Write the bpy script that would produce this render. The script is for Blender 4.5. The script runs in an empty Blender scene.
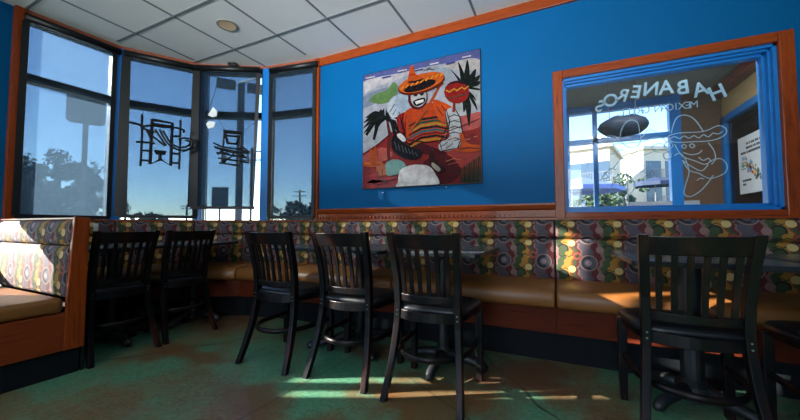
import bpy, math, random
from mathutils import Vector, Matrix
random.seed(4)
sc = bpy.context.scene
C = sc.collection
# ------------------------------------------------------------------ camera
EYE = Vector((0, 0, 0.92)); FPX = 331.1
YAW, PITCH = 0.44413, 0.04738
cam = bpy.data.objects.new('camera', bpy.data.cameras.new('camera')); C.objects.link(cam)
cam.location = EYE
cam.rotation_euler = (math.pi/2 + PITCH, 0, YAW)
cam.data.sensor_width = 36; cam.data.lens = FPX/800*36; cam.data.clip_start = 0.02; cam.data.clip_end = 500
sc.camera = cam
# ------------------------------------------------------------------ world, sun, exposure
w = bpy.data.worlds.new('world'); sc.world = w; w.use_nodes = True
nt = w.node_tree; bg = nt.nodes['Background']
sky = nt.nodes.new('ShaderNodeTexSky'); sky.sky_type = 'NISHITA'; sky.sun_disc = False
sky.sun_elevation = math.radians(48); sky.sun_rotation = math.radians(245)
sky.air_density = 1.0; sky.dust_density = 0.0; sky.ozone_density = 5.0
nt.links.new(sky.outputs[0], bg.inputs[0]); bg.inputs[1].default_value = 0.50
SUN = Vector((1, .466, -.42)).normalized()
sl = bpy.data.lights.new('sun', 'SUN'); sl.energy = 19.0; sl.angle = math.radians(0.6); sl.color = (1, .93, .82)
so = bpy.data.objects.new('sun', sl); C.objects.link(so); so.rotation_euler = SUN.to_track_quat('-Z', 'Y').to_euler()
def area(name, loc, direction, sx, sy, power, col):
    l = bpy.data.lights.new(name, 'AREA'); l.shape = 'RECTANGLE'; l.size = sx; l.size_y = sy; l.energy = power; l.color = col
    o = bpy.data.objects.new(name, l); C.objects.link(o); o.location = loc
    o.rotation_euler = Vector(direction).to_track_quat('-Z', 'Z').to_euler(); return o
area('daylight_left_window', (-4.35, -2.37, 1.72), (1, .3, .0), 1.8, 1.9, 14, (.86, .93, 1))
area('rear_room_fill', (-.5, -4.2, 1.75), (-.2, 1, .05), 2.1, 1.7, 50, (.9, .95, 1))  # unseen fill lamp added behind the camera to lift floor and walls
area('left_ceiling_fill', (-7.0, 1.3, .1), (.8, .12, .55), 3.0, 4.0, 60, (1, .98, .93))  # unseen lamp added outside the bay to brighten ceiling and blue wall
area('rear_ceiling_fill', (1.0, -12.0, -.1), (0, .35, .94), 4.0, 3.0, 8500, (.95, .98, 1))  # unseen lamp added far behind the room, brightening the ceiling
vs = sc.view_settings; vs.view_transform = 'Standard'; vs.look = 'None'; vs.gamma = 1; vs.use_curve_mapping = False
vs.exposure = 0.5
# ------------------------------------------------------------------ helpers
def srgb(r, g, b):
    f = lambda c: (c/255/12.92) if c/255 <= .04045 else ((c/255+.055)/1.055)**2.4
    return (f(r), f(g), f(b), 1)
def tag(o, label=None, cat=None, group=None, kind=None):
    if label: o['label'] = label
    if cat: o['category'] = cat
    if group: o['group'] = group
    if kind: o['kind'] = kind
    return o
def empty(name, loc=(0, 0, 0), rz=0, label=None, cat=None, group=None, kind=None):
    o = bpy.data.objects.new(name, None); C.objects.link(o); o.location = loc; o.rotation_euler = (0, 0, rz); o.empty_display_size = .1
    return tag(o, label, cat, group, kind)
class MB:
    def __init__(s): s.v = []; s.f = []; s.uv = {}; s.mi = []; s.col = []
    def add(s, vs, fs, mi=0, uvs=None):
        b = len(s.v); s.v += [tuple(p) for p in vs]
        for k, f in enumerate(fs):
            if uvs: s.uv[len(s.f)] = uvs[k]
            s.f.append([b+i for i in f]); s.mi.append(mi)
        return s
    def box(s, x0, x1, y0, y1, z0, z1, mi=0, M=None):
        vs = [Vector((x, y, z)) for z in (z0, z1) for y in (y0, y1) for x in (x0, x1)]
        if M: vs = [M @ v for v in vs]
        return s.add(vs, [(0, 2, 3, 1), (4, 5, 7, 6), (0, 1, 5, 4), (2, 6, 7, 3), (0, 4, 6, 2), (1, 3, 7, 5)], mi)
    def prism(s, poly, axis, a, b, mi=0):
        """poly: 2D points; extruded along axis between a and b"""
        def P(u, v, w):
            return {'x': (w, u, v), 'y': (u, w, v), 'z': (u, v, w)}[axis]
        n = len(poly); vs = [P(u, v, a) for u, v in poly]+[P(u, v, b) for u, v in poly]
        fs = [tuple(range(n))[::-1], tuple(range(n, 2*n))]+[(i, (i+1) % n, n+(i+1) % n, n+i) for i in range(n)]
        return s.add(vs, fs, mi)
    def tube(s, pts, r, n=10, closed=False, mi=0, flat=None):
        pts = [Vector(p) for p in pts]; m = len(pts); rs = r if isinstance(r, (list, tuple)) else [r]*m
        t0 = None; rings = []
        for i, p in enumerate(pts):
            a = pts[(i-1) % m] if (closed or i) else p; b = pts[(i+1) % m] if (closed or i < m-1) else p
            t = (b-a).normalized() if (b-a).length > 1e-9 else Vector((0, 0, 1))
            if t0 is None:
                up = Vector((0, 0, 1)) if abs(t.z) < .9 else Vector((1, 0, 0)); nx = t.cross(up).normalized()
            else: nx = (nx - t*nx.dot(t)).normalized()
            t0 = t; ny = t.cross(nx)
            ax, ay = (1, 1) if flat is None else flat
            rings.append([p+nx*math.cos(2*math.pi*k/n)*rs[i]*ax+ny*math.sin(2*math.pi*k/n)*rs[i]*ay for k in range(n)])
        vs = [q for ring in rings for q in ring]; fs = []
        for i in range(m if closed else m-1):
            j = (i+1) % m
            fs += [(i*n+k, i*n+(k+1) % n, j*n+(k+1) % n, j*n+k) for k in range(n)]
        if not closed: fs += [tuple(range(n))[::-1], tuple(range((m-1)*n, m*n))]
        return s.add(vs, fs, mi)
    def lathe(s, prof, n=24, c=(0, 0, 0), mi=0, sx=1, sy=1):
        vs = []; m = len(prof)
        for r, z in prof: vs += [(c[0]+r*math.cos(2*math.pi*k/n)*sx, c[1]+r*math.sin(2*math.pi*k/n)*sy, c[2]+z) for k in range(n)]
        fs = [(i*n+k, i*n+(k+1) % n, (i+1)*n+(k+1) % n, (i+1)*n+k) for i in range(m-1) for k in range(n)]
        fs += [tuple(range(n))[::-1], tuple(range((m-1)*n, m*n))]
        return s.add(vs, fs, mi)
    def build(s, name, mats, parent=None, smooth=False, bevel=0, seg=2, sub=0, label=None, cat=None, group=None, kind=None):
        me = bpy.data.meshes.new(name); me.from_pydata(s.v, [], s.f)
        for m in (mats if isinstance(mats, (list, tuple)) else [mats]): me.materials.append(m)
        me.polygons.foreach_set('material_index', s.mi)
        if s.uv:
            ul = me.uv_layers.new(name='UVMap')
            for i, uvs in s.uv.items():
                for li, uv in zip(me.polygons[i].loop_indices, uvs): ul.data[li].uv = uv
        if s.col:
            ca = me.color_attributes.new('paint', 'FLOAT_COLOR', 'CORNER')
            for i, c in enumerate(s.col):
                for li in me.polygons[i].loop_indices: ca.data[li].color = c
        me.update()
        o = bpy.data.objects.new(name, me); C.objects.link(o)
        if parent: o.parent = parent
        if smooth:
            for p in me.polygons: p.use_smooth = True
        if bevel:
            b = o.modifiers.new('bevel', 'BEVEL'); b.width = bevel; b.segments = seg; b.limit_method = 'ANGLE'; b.angle_limit = math.radians(40)
        if sub:
            b = o.modifiers.new('sub', 'SUBSURF'); b.levels = sub; b.render_levels = sub
        return tag(o, label, cat, group, kind)
def copy_tree(o, parent=None):
    c = o.copy(); C.objects.link(c)
    if parent: c.parent = parent
    for ch in list(o.children): copy_tree(ch, c)
    return c
def onplane(x, y, p0, n):
    """where the sight line of the photographed point meets a real surface"""
    R = cam.rotation_euler.to_matrix()
    d = R @ Vector((x-400, 210-y, -FPX)); n = Vector(n)
    return EYE+d*((Vector(p0)-EYE).dot(n)/d.dot(n))
def away(x, y, dist):
    R = cam.rotation_euler.to_matrix(); return EYE+(R @ Vector((x-400, 210-y, -FPX)).normalized())*dist
# ------------------------------------------------------------------ materials
MATS = {}
def nodes(name):
    m = bpy.data.materials.new(name); m.use_nodes = True; t = m.node_tree
    return m, t, t.nodes['Principled BSDF']
def N(t, typ, **k):
    n = t.nodes.new(typ)
    for a, b in k.items():
        if isinstance(b, dict):
            for i, v in b.items(): n.inputs[i].default_value = v
        else: setattr(n, a, b)
    return n
def math_(t, op, a, b=None, c=None):
    n = t.nodes.new('ShaderNodeMath'); n.operation = op
    for i, v in enumerate((a, b, c)):
        if v is None: continue
        if isinstance(v, (int, float)): n.inputs[i].default_value = v
        else: t.links.new(v, n.inputs[i])
    return n.outputs[0]
def mixc(t, f, a, b, bt='MIX'):
    n = t.nodes.new('ShaderNodeMix'); n.data_type = 'RGBA'; n.blend_type = bt
    for i, v in ((0, f), (6, a), (7, b)):
        if isinstance(v, (int, float, tuple)): n.inputs[i].default_value = v
        else: t.links.new(v, n.inputs[i])
    return n.outputs[2]
def noise(t, scale, detail=4, vec=None, rough=.55):
    n = N(t, 'ShaderNodeTexNoise'); n.inputs['Scale'].default_value = scale; n.inputs['Detail'].default_value = detail; n.inputs['Roughness'].default_value = rough
    if vec is not None: t.links.new(vec, n.inputs['Vector'])
    return n.outputs['Fac']
def coord(t, which='Object', scale=(1, 1, 1)):
    tc = N(t, 'ShaderNodeTexCoord'); mp = N(t, 'ShaderNodeMapping'); mp.inputs['Scale'].default_value = scale
    t.links.new(tc.outputs[which], mp.inputs[0]); return mp.outputs[0]
def ramp(t, fac, stops, mode='LINEAR'):
    r = N(t, 'ShaderNodeValToRGB'); r.color_ramp.interpolation = mode; e = r.color_ramp.elements
    while len(e) < len(stops): e.new(.5)
    for k, (p, c) in enumerate(stops): e[k].position = p; e[k].color = c
    t.links.new(fac, r.inputs[0]); return r.outputs[0]
def bump(t, b, h, s, d=.01):
    n = N(t, 'ShaderNodeBump'); n.inputs['Strength'].default_value = s; n.inputs['Distance'].default_value = d
    t.links.new(h, n.inputs['Height']); t.links.new(n.outputs[0], b.inputs['Normal'])
def simple(name, c1, c2=None, rough=.5, sc_=20, metal=0, spec=.5, bmp=0, scale=(1, 1, 1), coat=0):
    m, t, b = nodes(name)
    v = coord(t, 'Object', scale); f = noise(t, sc_, 4, v)
    c2 = c2 or tuple(x*.85 for x in c1[:3])+(1,)
    t.links.new(mixc(t, f, c1, c2), b.inputs['Base Color'])
    b.inputs['Roughness'].default_value = rough; b.inputs['Metallic'].default_value = metal
    b.inputs['Specular IOR Level'].default_value = spec; b.inputs['Coat Weight'].default_value = coat
    if bmp: bump(t, b, f, bmp)
    return m
def wood(name, a, b_, axis=0, rough=.38):
    m, t, b = nodes(name)
    s = [14, 14, 14]; s[axis] = 1.1
    v = coord(t, 'Object', tuple(s)); f = noise(t, 3.2, 7, v, .65)
    s2 = [70, 70, 70]; s2[axis] = 3
    g = noise(t, 2.5, 3, coord(t, 'Object', tuple(s2)), .6)
    c = ramp(t, f, [(.3, a), (.52, b_), (.7, a)])
    c = mixc(t, math_(t, 'MULTIPLY', g, .5), c, tuple(x*.35 for x in a[:3])+(1,))
    t.links.new(c, b.inputs['Base Color']); b.inputs['Roughness'].default_value = rough; b.inputs['Coat Weight'].default_value = .08 if rough < .5 else 0; b.inputs['Specular IOR Level'].default_value = .25 if rough < .5 else .12
    bump(t, b, g, .15, .003); return m
OAKa, OAKb = srgb(112, 42, 10), srgb(160, 68, 17)
oak_x = wood('oak_along_x', OAKa, OAKb, 0); oak_y = wood('oak_along_y', OAKa, OAKb, 1); oak_z = wood('oak_upright', OAKa, OAKb, 2)
oakd = wood('dark_oak', srgb(74, 26, 12), srgb(104, 42, 20), 0, .6); oakdy = wood('dark_oak_y', srgb(110, 42, 14), srgb(140, 60, 24), 1)
blue = simple('blue_wall_paint', srgb(0, 88, 143), srgb(0, 84, 138), .5, 3, spec=.1)
def add_fine(m, s, st):
    t = m.node_tree; b = t.nodes['Principled BSDF']; bump(t, b, noise(t, s, 2, coord(t)), st, .003)
add_fine(blue, 90, .25)
bluef = simple('blue_frame_paint', srgb(10, 116, 196), srgb(6, 108, 186), .35, 8)
ceilm = simple('ceiling_tile', srgb(240, 241, 241), srgb(228, 229, 229), .9, 160, bmp=.25)
gridm = simple('ceiling_grid_metal', srgb(120, 126, 130), None, .5, 20)
darkm = simple('dark_bronze_frame', srgb(16, 20, 26), None, .45, 20)
blackm = simple('black_plastic', srgb(8, 9, 11), None, .45, 20)
whitem = simple('white_plastic', srgb(225, 228, 225), None, .5, 20)
copper = simple('copper_trim', srgb(150, 80, 55), None, .45, 10)
kickm = simple('black_kick_base', srgb(10, 14, 18), srgb(18, 23, 28), .7, 12, spec=.2)
vinyl = simple('tan_vinyl', srgb(142, 90, 42), srgb(120, 74, 34), .42, 5, bmp=.5)
vinylk = simple('black_vinyl', srgb(22, 25, 31), srgb(14, 16, 21), .38, 30, bmp=.1, spec=.4)
steel = simple('steel_screw', srgb(150, 150, 150), None, .3, 20, metal=1)
# black painted chair wood worn to red-brown
m, t, b = nodes('black_stained_wood'); chairm = m
f = noise(t, 9, 5, coord(t, 'Object', (1, 1, .5)))
t.links.new(ramp(t, f, [(.43, srgb(10, 11, 14)), (.56, srgb(26, 17, 16)), (.72, srgb(60, 30, 26))]), b.inputs['Base Color'])
b.inputs['Roughness'].default_value = .34; b.inputs['Specular IOR Level'].default_value = .18
bump(t, b, noise(t, 120, 2, coord(t)), .12, .002)
# table laminate
tabm = simple('slate_laminate', srgb(84, 96, 104), srgb(66, 76, 86), .22, 30)
tabedge = simple('dark_table_edge', srgb(20, 26, 34), None, .35, 20)
pedm = simple('black_iron', srgb(30, 34, 38), srgb(20, 23, 26), .45, 15)
# floor
m, t, b = nodes('stained_concrete'); floorm = m
v = coord(t)
big = noise(t, .75, 5, v, .6); mid = noise(t, 3.2, 6, v, .65); fine = noise(t, 45, 5, v, .7)
c = ramp(t, math_(t, 'ADD', math_(t, 'MULTIPLY', big, .65), math_(t, 'MULTIPLY', mid, .35)),
         [(.38, srgb(70, 150, 120)), (.47, srgb(96, 148, 116)), (.545, srgb(120, 110, 78)), (.62, srgb(120, 74, 50))])
sepx = N(t, 'ShaderNodeSeparateXYZ'); t.links.new(v, sepx.inputs[0])
c = mixc(t, math_(t, 'MULTIPLY', ramp(t, fine, [(.40, (0, 0, 0, 1)), (.65, (1, 1, 1, 1))]), .55), c, srgb(34, 34, 28))
c = mixc(t, math_(t, 'MULTIPLY', ramp(t, noise(t, 7, 8, v, .75), [(.5, (0, 0, 0, 1)), (.68, (1, 1, 1, 1))]), .5), c, srgb(112, 140, 118))
vor = N(t, 'ShaderNodeTexVoronoi', feature='DISTANCE_TO_EDGE'); vor.inputs['Scale'].default_value = .55
nv = N(t, 'ShaderNodeTexNoise'); nv.inputs['Scale'].default_value = 2.5; t.links.new(v, nv.inputs['Vector'])
mv = N(t, 'ShaderNodeMix', data_type='RGBA'); mv.inputs[0].default_value = .16; t.links.new(v, mv.inputs[6]); t.links.new(nv.outputs['Color'], mv.inputs[7]); t.links.new(mv.outputs[2], vor.inputs['Vector'])
crack = math_(t, 'LESS_THAN', vor.outputs['Distance'], .0035)
c = mixc(t, math_(t, 'MULTIPLY', crack, .75), c, srgb(24, 22, 20))
def stain(c, cx, cy, rx_, ry_, col, k_=.8):
    dx = math_(t, 'DIVIDE', math_(t, 'SUBTRACT', sepx.outputs[0], cx), rx_); dy = math_(t, 'DIVIDE', math_(t, 'SUBTRACT', sepx.outputs[1], cy), ry_)
    d_ = math_(t, 'ADD', math_(t, 'SQRT', math_(t, 'ADD', math_(t, 'MULTIPLY', dx, dx), math_(t, 'MULTIPLY', dy, dy))), math_(t, 'MULTIPLY', math_(t, 'SUBTRACT', noise(t, 3.5, 7, v, .7), .5), 2.6))
    return mixc(t, math_(t, 'MULTIPLY', ramp(t, d_, [(.55, (1, 1, 1, 1)), (1.0, (0, 0, 0, 1))]), k_), c, col)
BR, BR2 = srgb(112, 74, 44), srgb(104, 66, 46)
c = stain(c, -1.5, 1.3, .34, .16, BR2, .7); c = stain(c, -.62, 1.72, .42, .36, BR); c = stain(c, -.85, 1.25, .3, .16, BR, .7); c = stain(c, -.25, 2.2, .5, .3, BR2)
c = stain(c, -2.45, 1.55, .5, .13, BR); c = stain(c, -1.2, 2.2, .4, .2, BR2); c = stain(c, .1, 1.5, .3, .2, BR, .6)
def saw(c, x0_, y0_, x1_, y1_):
    dx, dy = x1_-x0_, y1_-y0_; l_ = math.hypot(dx, dy)
    e = math_(t, 'ADD', math_(t, 'MULTIPLY', math_(t, 'SUBTRACT', sepx.outputs[0], x0_), dy/l_), math_(t, 'MULTIPLY', math_(t, 'SUBTRACT', sepx.outputs[1], y0_), -dx/l_))
    e = math_(t, 'ADD', e, math_(t, 'MULTIPLY', math_(t, 'SUBTRACT', noise(t, 2, 4, v), .5), .03))
    return mixc(t, math_(t, 'MULTIPLY', math_(t, 'LESS_THAN', math_(t, 'ABSOLUTE', e), .003), .8), c, srgb(22, 22, 20))
c = saw(c, -1.385, 1.132, -1.30, 2.4); c = saw(c, -2.88, 1.398, -2.2, 1.9); c = saw(c, -.81, 1.86, -.455, 1.64)
t.links.new(c, b.inputs['Base Color']); b.inputs['Roughness'].default_value = .38
bump(t, b, mid, .12, .01)
# patterned upholstery, UV in metres
m, t, b = nodes('patterned_upholstery'); fabric = m
tc = N(t, 'ShaderNodeTexCoord'); sx = N(t, 'ShaderNodeSeparateXYZ'); t.links.new(tc.outputs['UV'], sx.inputs[0])
U, V = sx.outputs[0], sx.outputs[1]
us = math_(t, 'DIVIDE', U, .29); vs_ = math_(t, 'DIVIDE', V, .19)
wob = math_(t, 'MULTIPLY', math_(t, 'SINE', math_(t, 'MULTIPLY', vs_, 6.2832)), .045)
wob2 = math_(t, 'MULTIPLY', math_(t, 'SINE', math_(t, 'MULTIPLY', vs_, 25.13)), .018)
u1 = math_(t, 'FRACT', math_(t, 'ADD', math_(t, 'ADD', us, wob), wob2)); uf = math_(t, 'FRACT', us)
vf = math_(t, 'FRACT', vs_); vh = math_(t, 'FRACT', math_(t, 'ADD', vs_, .5))
G, MA, PK, GR, YE, OR = srgb(78, 70, 80), srgb(88, 20, 28), srgb(122, 92, 86), srgb(54, 70, 36), srgb(160, 114, 36), srgb(128, 56, 28)
c = ramp(t, u1, [(0, G), (.25, MA), (.40, PK), (.47, GR), (.62, YE), (.78, OR), (.82, GR), (.90, MA), (.96, PK)], 'CONSTANT')
def dist(cx, cy, vv):
    dx = math_(t, 'MULTIPLY', math_(t, 'SUBTRACT', uf, cx), .29/.19); dy = math_(t, 'SUBTRACT', vv, cy)
    return math_(t, 'SQRT', math_(t, 'ADD', math_(t, 'MULTIPLY', dx, dx), math_(t, 'MULTIPLY', dy, dy)))
def band(d, a, b2): return math_(t, 'MULTIPLY', math_(t, 'GREATER_THAN', d, a), math_(t, 'LESS_THAN', d, b2))
d1 = dist(.17, .5, vf); d2 = dist(.6, .5, vh); d3 = dist(.42, .5, vh)
c = mixc(t, band(d1, 0, .30), c, srgb(78, 76, 90)); c = mixc(t, band(d1, .27, .30), c, srgb(150, 118, 100))
c = mixc(t, math_(t, 'MULTIPLY', band(d1, .16, .24), math_(t, 'LESS_THAN', uf, .21)), c, srgb(18, 20, 22)); c = mixc(t, band(d1, 0, .10), c, srgb(148, 122, 126))
c = mixc(t, band(d2, .0, .15), c, srgb(50, 66, 36)); c = mixc(t, math_(t, 'MULTIPLY', band(d2, .15, .21), math_(t, 'GREATER_THAN', vh, .42)), c, srgb(18, 24, 20))
c = mixc(t, band(d3, .0, .13), c, srgb(140, 104, 100))
hl = math_(t, 'LESS_THAN', math_(t, 'ABSOLUTE', math_(t, 'SUBTRACT', math_(t, 'FRACT', math_(t, 'ADD', math_(t, 'MULTIPLY', vs_, 2), math_(t, 'MULTIPLY', math_(t, 'SINE', math_(t, 'MULTIPLY', us, 40)), .06))), .5)), .045)
c = mixc(t, math_(t, 'MULTIPLY', hl, math_(t, 'MULTIPLY', math_(t, 'GREATER_THAN', uf, .5), .8)), c, srgb(24, 26, 18))
c = mixc(t, math_(t, 'MULTIPLY', noise(t, 300, 2, coord(t)), .28), c, srgb(34, 30, 28))
c = mixc(t, math_(t, 'MULTIPLY', band(dist(.80, .25, vf), 0, .13), .9), c, srgb(196, 168, 110))
c = mixc(t, math_(t, 'MULTIPLY', band(dist(.92, .75, vf), .08, .14), .9), c, srgb(150, 60, 56))
t.links.new(c, b.inputs['Base Color']); b.inputs['Roughness'].default_value = .8
# glass and sun-screen mesh
def glass(name, tint=(.96, .98, 1, 1), gl=.05, dust=0.0):
    m = bpy.data.materials.new(name); m.use_nodes = True; t = m.node_tree; t.nodes.remove(t.nodes['Principled BSDF'])
    out = t.nodes['Material Output']; tr = N(t, 'ShaderNodeBsdfTransparent'); tr.inputs[0].default_value = tint
    g = N(t, 'ShaderNodeBsdfGlossy'); g.inputs['Roughness'].default_value = .02; lw = N(t, 'ShaderNodeFresnel'); lw.inputs[0].default_value = 1.45
    mx = N(t, 'ShaderNodeMixShader'); t.links.new(lw.outputs[0], mx.inputs[0]); t.links.new(tr.outputs[0], mx.inputs[1]); t.links.new(g.outputs[0], mx.inputs[2])
    last = mx.outputs[0]
    if dust:
        df = N(t, 'ShaderNodeBsdfTranslucent'); df.inputs[0].default_value = (.9, .95, 1, 1); m2 = N(t, 'ShaderNodeMixShader')
        t.links.new(math_(t, 'MULTIPLY', noise(t, 4, 5, coord(t, 'Object', (1, 1, 2))), dust), m2.inputs[0])
        t.links.new(last, m2.inputs[1]); t.links.new(df.outputs[0], m2.inputs[2]); last = m2.outputs[0]
    t.links.new(last, out.inputs[0]); return m
glassm = glass('window_glass'); glassd = glass('partition_glass', (.93, .97, 1, 1), .05, .006)
def screen(name, openness, col):
    m = bpy.data.materials.new(name); m.use_nodes = True; t = m.node_tree; t.nodes.remove(t.nodes['Principled BSDF'])
    out = t.nodes['Material Output']; tr = N(t, 'ShaderNodeBsdfTransparent'); tr.inputs[0].default_value = (.88, .97, 1, 1)
    d = N(t, 'ShaderNodeBsdfDiffuse'); d.inputs[0].default_value = col; tl = N(t, 'ShaderNodeBsdfTranslucent'); tl.inputs[0].default_value = col
    a = N(t, 'ShaderNodeMixShader'); a.inputs[0].default_value = .85; t.links.new(d.outputs[0], a.inputs[1]); t.links.new(tl.outputs[0], a.inputs[2])
    mx = N(t, 'ShaderNodeMixShader'); t.links.new(math_(t, 'ADD', math_(t, 'MULTIPLY', noise(t, 260, 1, coord(t)), .12), openness-.06), mx.inputs[0])
    t.links.new(a.outputs[0], mx.inputs[1]); t.links.new(tr.outputs[0], mx.inputs[2]); t.links.new(mx.outputs[0], out.inputs[0]); return m
meshm = screen('sun_screen_mesh', .35, srgb(62, 76, 88))
blackout = simple('grey_blackout_cloth', srgb(120, 124, 128), None, .9, 60)

# ------------------------------------------------------------------ dimensions
CEIL, WALL = 2.79, 2.9
BAY = [Vector(p) for p in ((-4.14, 1.10), (-4.10, 1.80), (-3.70, 2.42), (-3.06, 2.79), (-2.385, 2.9))]
def S(bm, name, m, parent=None, **k):
    return bm.build(name, m, parent, kind=None if parent else 'structure', **k)
# floor and ceiling
S(MB().prism([(-4.3, -4.1), (4.15, -4.1), (4.15, 6.05), (-2.3, 6.05), (-2.3, 3.04), (-3.13, 2.93), (-3.82, 2.52), (-4.26, 1.82), (-4.3, 1.1)], 'z', -.1, 0), 'floor', floorm)
cpoly = [(-4.3, -4.1), (4.15, -4.1), (4.15, 3.0), (-2.3, 3.0), (-3.13, 2.93), (-3.82, 2.52), (-4.26, 1.82), (-4.3, 1.1)]
S(MB().prism(cpoly, 'z', CEIL, CEIL+.1), 'ceiling', ceilm)
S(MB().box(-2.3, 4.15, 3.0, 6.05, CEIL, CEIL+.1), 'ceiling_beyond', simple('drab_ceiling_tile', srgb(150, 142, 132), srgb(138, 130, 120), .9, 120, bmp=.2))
g = MB()
x = -1.842
for k in range(-5, 9):
    X = x+.61*k
    if X > -4.2 and X < 4: g.box(X-.010, X+.010, -4, 2.9 if X > -2.4 else (2.75 if X > -3.1 else (2.3 if X > -3.8 else 1.6)), CEIL-.004, CEIL+.01)
for k in range(-8, 2):
    Y = 2.335+.61*k
    g.box(-4.15 if Y < 1.2 else (-4.0 if Y < 2 else -3.75), 4.0, Y-.010, Y+.010, CEIL-.0045, CEIL+.01)
S(g, 'trim_1', gridm)
# main wall with the partition window opening
WX0, WX1, WZ0, WZ1 = .0, 1.34, 1.0, 2.14
wl = MB().box(-2.42, WX0, WALL, WALL+.16, 0, CEIL).box(WX1, 4.1, WALL, WALL+.16, 0, CEIL)
wl.box(WX0, WX1, WALL, WALL+.16, 0, WZ0).box(WX0, WX1, WALL, WALL+.16, WZ1, CEIL)
S(wl, 'wall_back', blue)
# left wall: window opening behind the camera side
lw = MB().box(-4.3, -4.15, .90, 1.06, 0, CEIL).box(-4.3, -4.15, -4.1, .90, 0, .73).box(-4.3, -4.15, -4.1, .90, 2.7, CEIL)
lw.box(-4.3, -4.15, -1.45, -1.2, 0, CEIL).box(-4.3, -4.15, -4.1, -3.3, 0, CEIL)
S(lw, 'wall_left', blue)
rw = MB().box(-4.3, -1.6, -4.1, -3.95, 0, CEIL).box(.6, 4.2, -4.1, -3.95, 0, CEIL).box(-1.6, .6, -4.1, -3.95, 0, .9).box(-1.6, .6, -4.1, -3.95, 2.66, CEIL)
S(rw, 'wall_rear', blue)
S(MB().box(4.0, 4.15, -4.1, 3.06, 0, CEIL), 'wall_right', blue)
# sun-screens lowered over the left windows, with slits between the panels
sh = MB()
for y0, y1, z0, z1 in ((.83, .90, 1.18, 2.7), (.74, .83, 1.18, 2.33), (.33, .74, 1.18, 2.7), (.15, .26, .73, 2.7), (.33, .40, .73, 1.18), (.26, .33, .73, 1.13), (.08, .15, .73, 1.17), (-1.2, .08, .73, 2.7)):
    sh.box(-4.145, -4.14, y0, y1, z0, z1)
tag(sh.build('roller_shade', screen('side_shade_mesh', .10, srgb(48, 54, 60))), 'grey cloth shades over the side window beyond the end of the booth', 'shade')
# bay: low wall, sills, mullions, head
def bayseg(i): 
    a, b2 = BAY[i], BAY[i+1]; d = (b2-a).normalized(); n = Vector((d.y, -d.x))     # n points into the room
    return a, b2, d, n
def mitre(pts, k):
    if k == 0: d = (pts[1]-pts[0]).normalized(); return Vector((d.y, -d.x))
    if k == len(pts)-1: d = (pts[-1]-pts[-2]).normalized(); return Vector((d.y, -d.x))
    d1 = (pts[k]-pts[k-1]).normalized(); d2 = (pts[k+1]-pts[k]).normalized()
    n1 = Vector((d1.y, -d1.x)); n2 = Vector((d2.y, -d2.x)); m_ = (n1+n2).normalized(); return m_/m_.dot(n1)
def sweep(mb, prof, a, ma, b2, mb_, u0=0, closed=True, seg=1, trim=0.0):
    """prof: list of (d, z): swept from point a to b along their mitre lines"""
    L = (b2-a).length; n = len(prof); rings = []
    if trim: 
        dd = (b2-a).normalized(); a = a+dd*trim; b2 = b2-dd*trim
    for k in range(seg+1):
        f = k/seg; P = a.lerp(b2, f); M = ma.lerp(mb_, f); rings.append([(P.x+M.x*d, P.y+M.y*d, z) for d, z in prof])
    vlen = [0]
    for k in range(n): q0, q1 = prof[k], prof[(k+1) % n]; vlen.append(vlen[-1]+math.hypot(q1[0]-q0[0], q1[1]-q0[1]))
    vs = [q for r in rings for q in r]; fs = []; uvs = []
    for k in range(seg):
        for i in range(n):
            j = (i+1) % n; fs.append((k*n+i, k*n+j, (k+1)*n+j, (k+1)*n+i)[::-1])
            ua, ub = u0+L*k/seg, u0+L*(k+1)/seg
            uvs.append([(ua, vlen[i]), (ua, vlen[i+1]), (ub, vlen[i+1]), (ub, vlen[i])][::-1])
    fs.append(tuple(range(n))); uvs.append([(u0+p[0], p[1]) for p in prof])
    fs.append(tuple(range(seg*n, seg*n+n))[::-1]); uvs.append([(u0+p[0], p[1]) for p in prof][::-1])
    return mb.add(vs, fs, 0, uvs)
MIT = [mitre(BAY, k) for k in range(5)]; MIT[4] = Vector((0.09, -1)); 
low = MB(); head = MB(); cop = MB()
for i in range(4):
    a, b2, d, n = bayseg(i)
    sweep(low, [(0, 0), (0, .95), (-.14, .95), (-.14, 0)], a, MIT[i], b2, MIT[i+1])
    sweep(head, [(0.0, 2.72), (0.0, 2.79), (-.14, 2.79), (-.14, 2.72)], a, MIT[i], b2, MIT[i+1])
    sweep(cop, [(0, 2.762), (.028, 2.762), (.028, 2.79), (0, 2.79)], a, MIT[i], b2, MIT[i+1])
S(low, 'wall_bay', blue); S(head, 'trim_2', darkm); S(cop, 'trim_3', copper)
for k in range(1, 4):
    P = BAY[k]; M = MIT[k].normalized(); ang = math.atan2(M.y, M.x)
    mt = Matrix.Translation((P.x, P.y, 0)) @ Matrix.Rotation(ang, 4, 'Z')
    hw = .04
    S(MB().box(-.13, .045, -hw, hw, .95, 2.76, 0, mt), 'trim_%d' % (3+k), bluef, bevel=.006)
# posts in oak
S(MB().box(-4.17, -4.10, 1.055, 1.125, .9, CEIL), 'trim_7', oak_z, bevel=.004)
S(MB().box(-2.42, -2.365, WALL-.035, WALL+.14, .97, CEIL), 'trim_8', oak_z, bevel=.004)
# crown and wainscot on the main wall
S(MB().box(-2.365, 3.9, WALL-.022, WALL+.02, 2.70, CEIL), 'trim_9', oak_x, bevel=.003)
ws = MB().prism([(WALL, .965), (WALL-.03, .965), (WALL-.03, .985), (WALL-.02, .99), (WALL-.02, 1.045), (WALL-.032, 1.055), (WALL-.042, 1.085), (WALL-.042, 1.10), (WALL, 1.10)], 'x', -2.365, -.015)
for k in range(58):
    X = -2.345+k*.04; ws.box(X, X+.024, WALL-.036, WALL-.02, .992, 1.015)
S(ws, 'trim_10', oak_x)
S(MB().box(1.36, 3.9, WALL-.03, WALL, .965, 1.10), 'trim_11', oak_x, bevel=.003)
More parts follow.
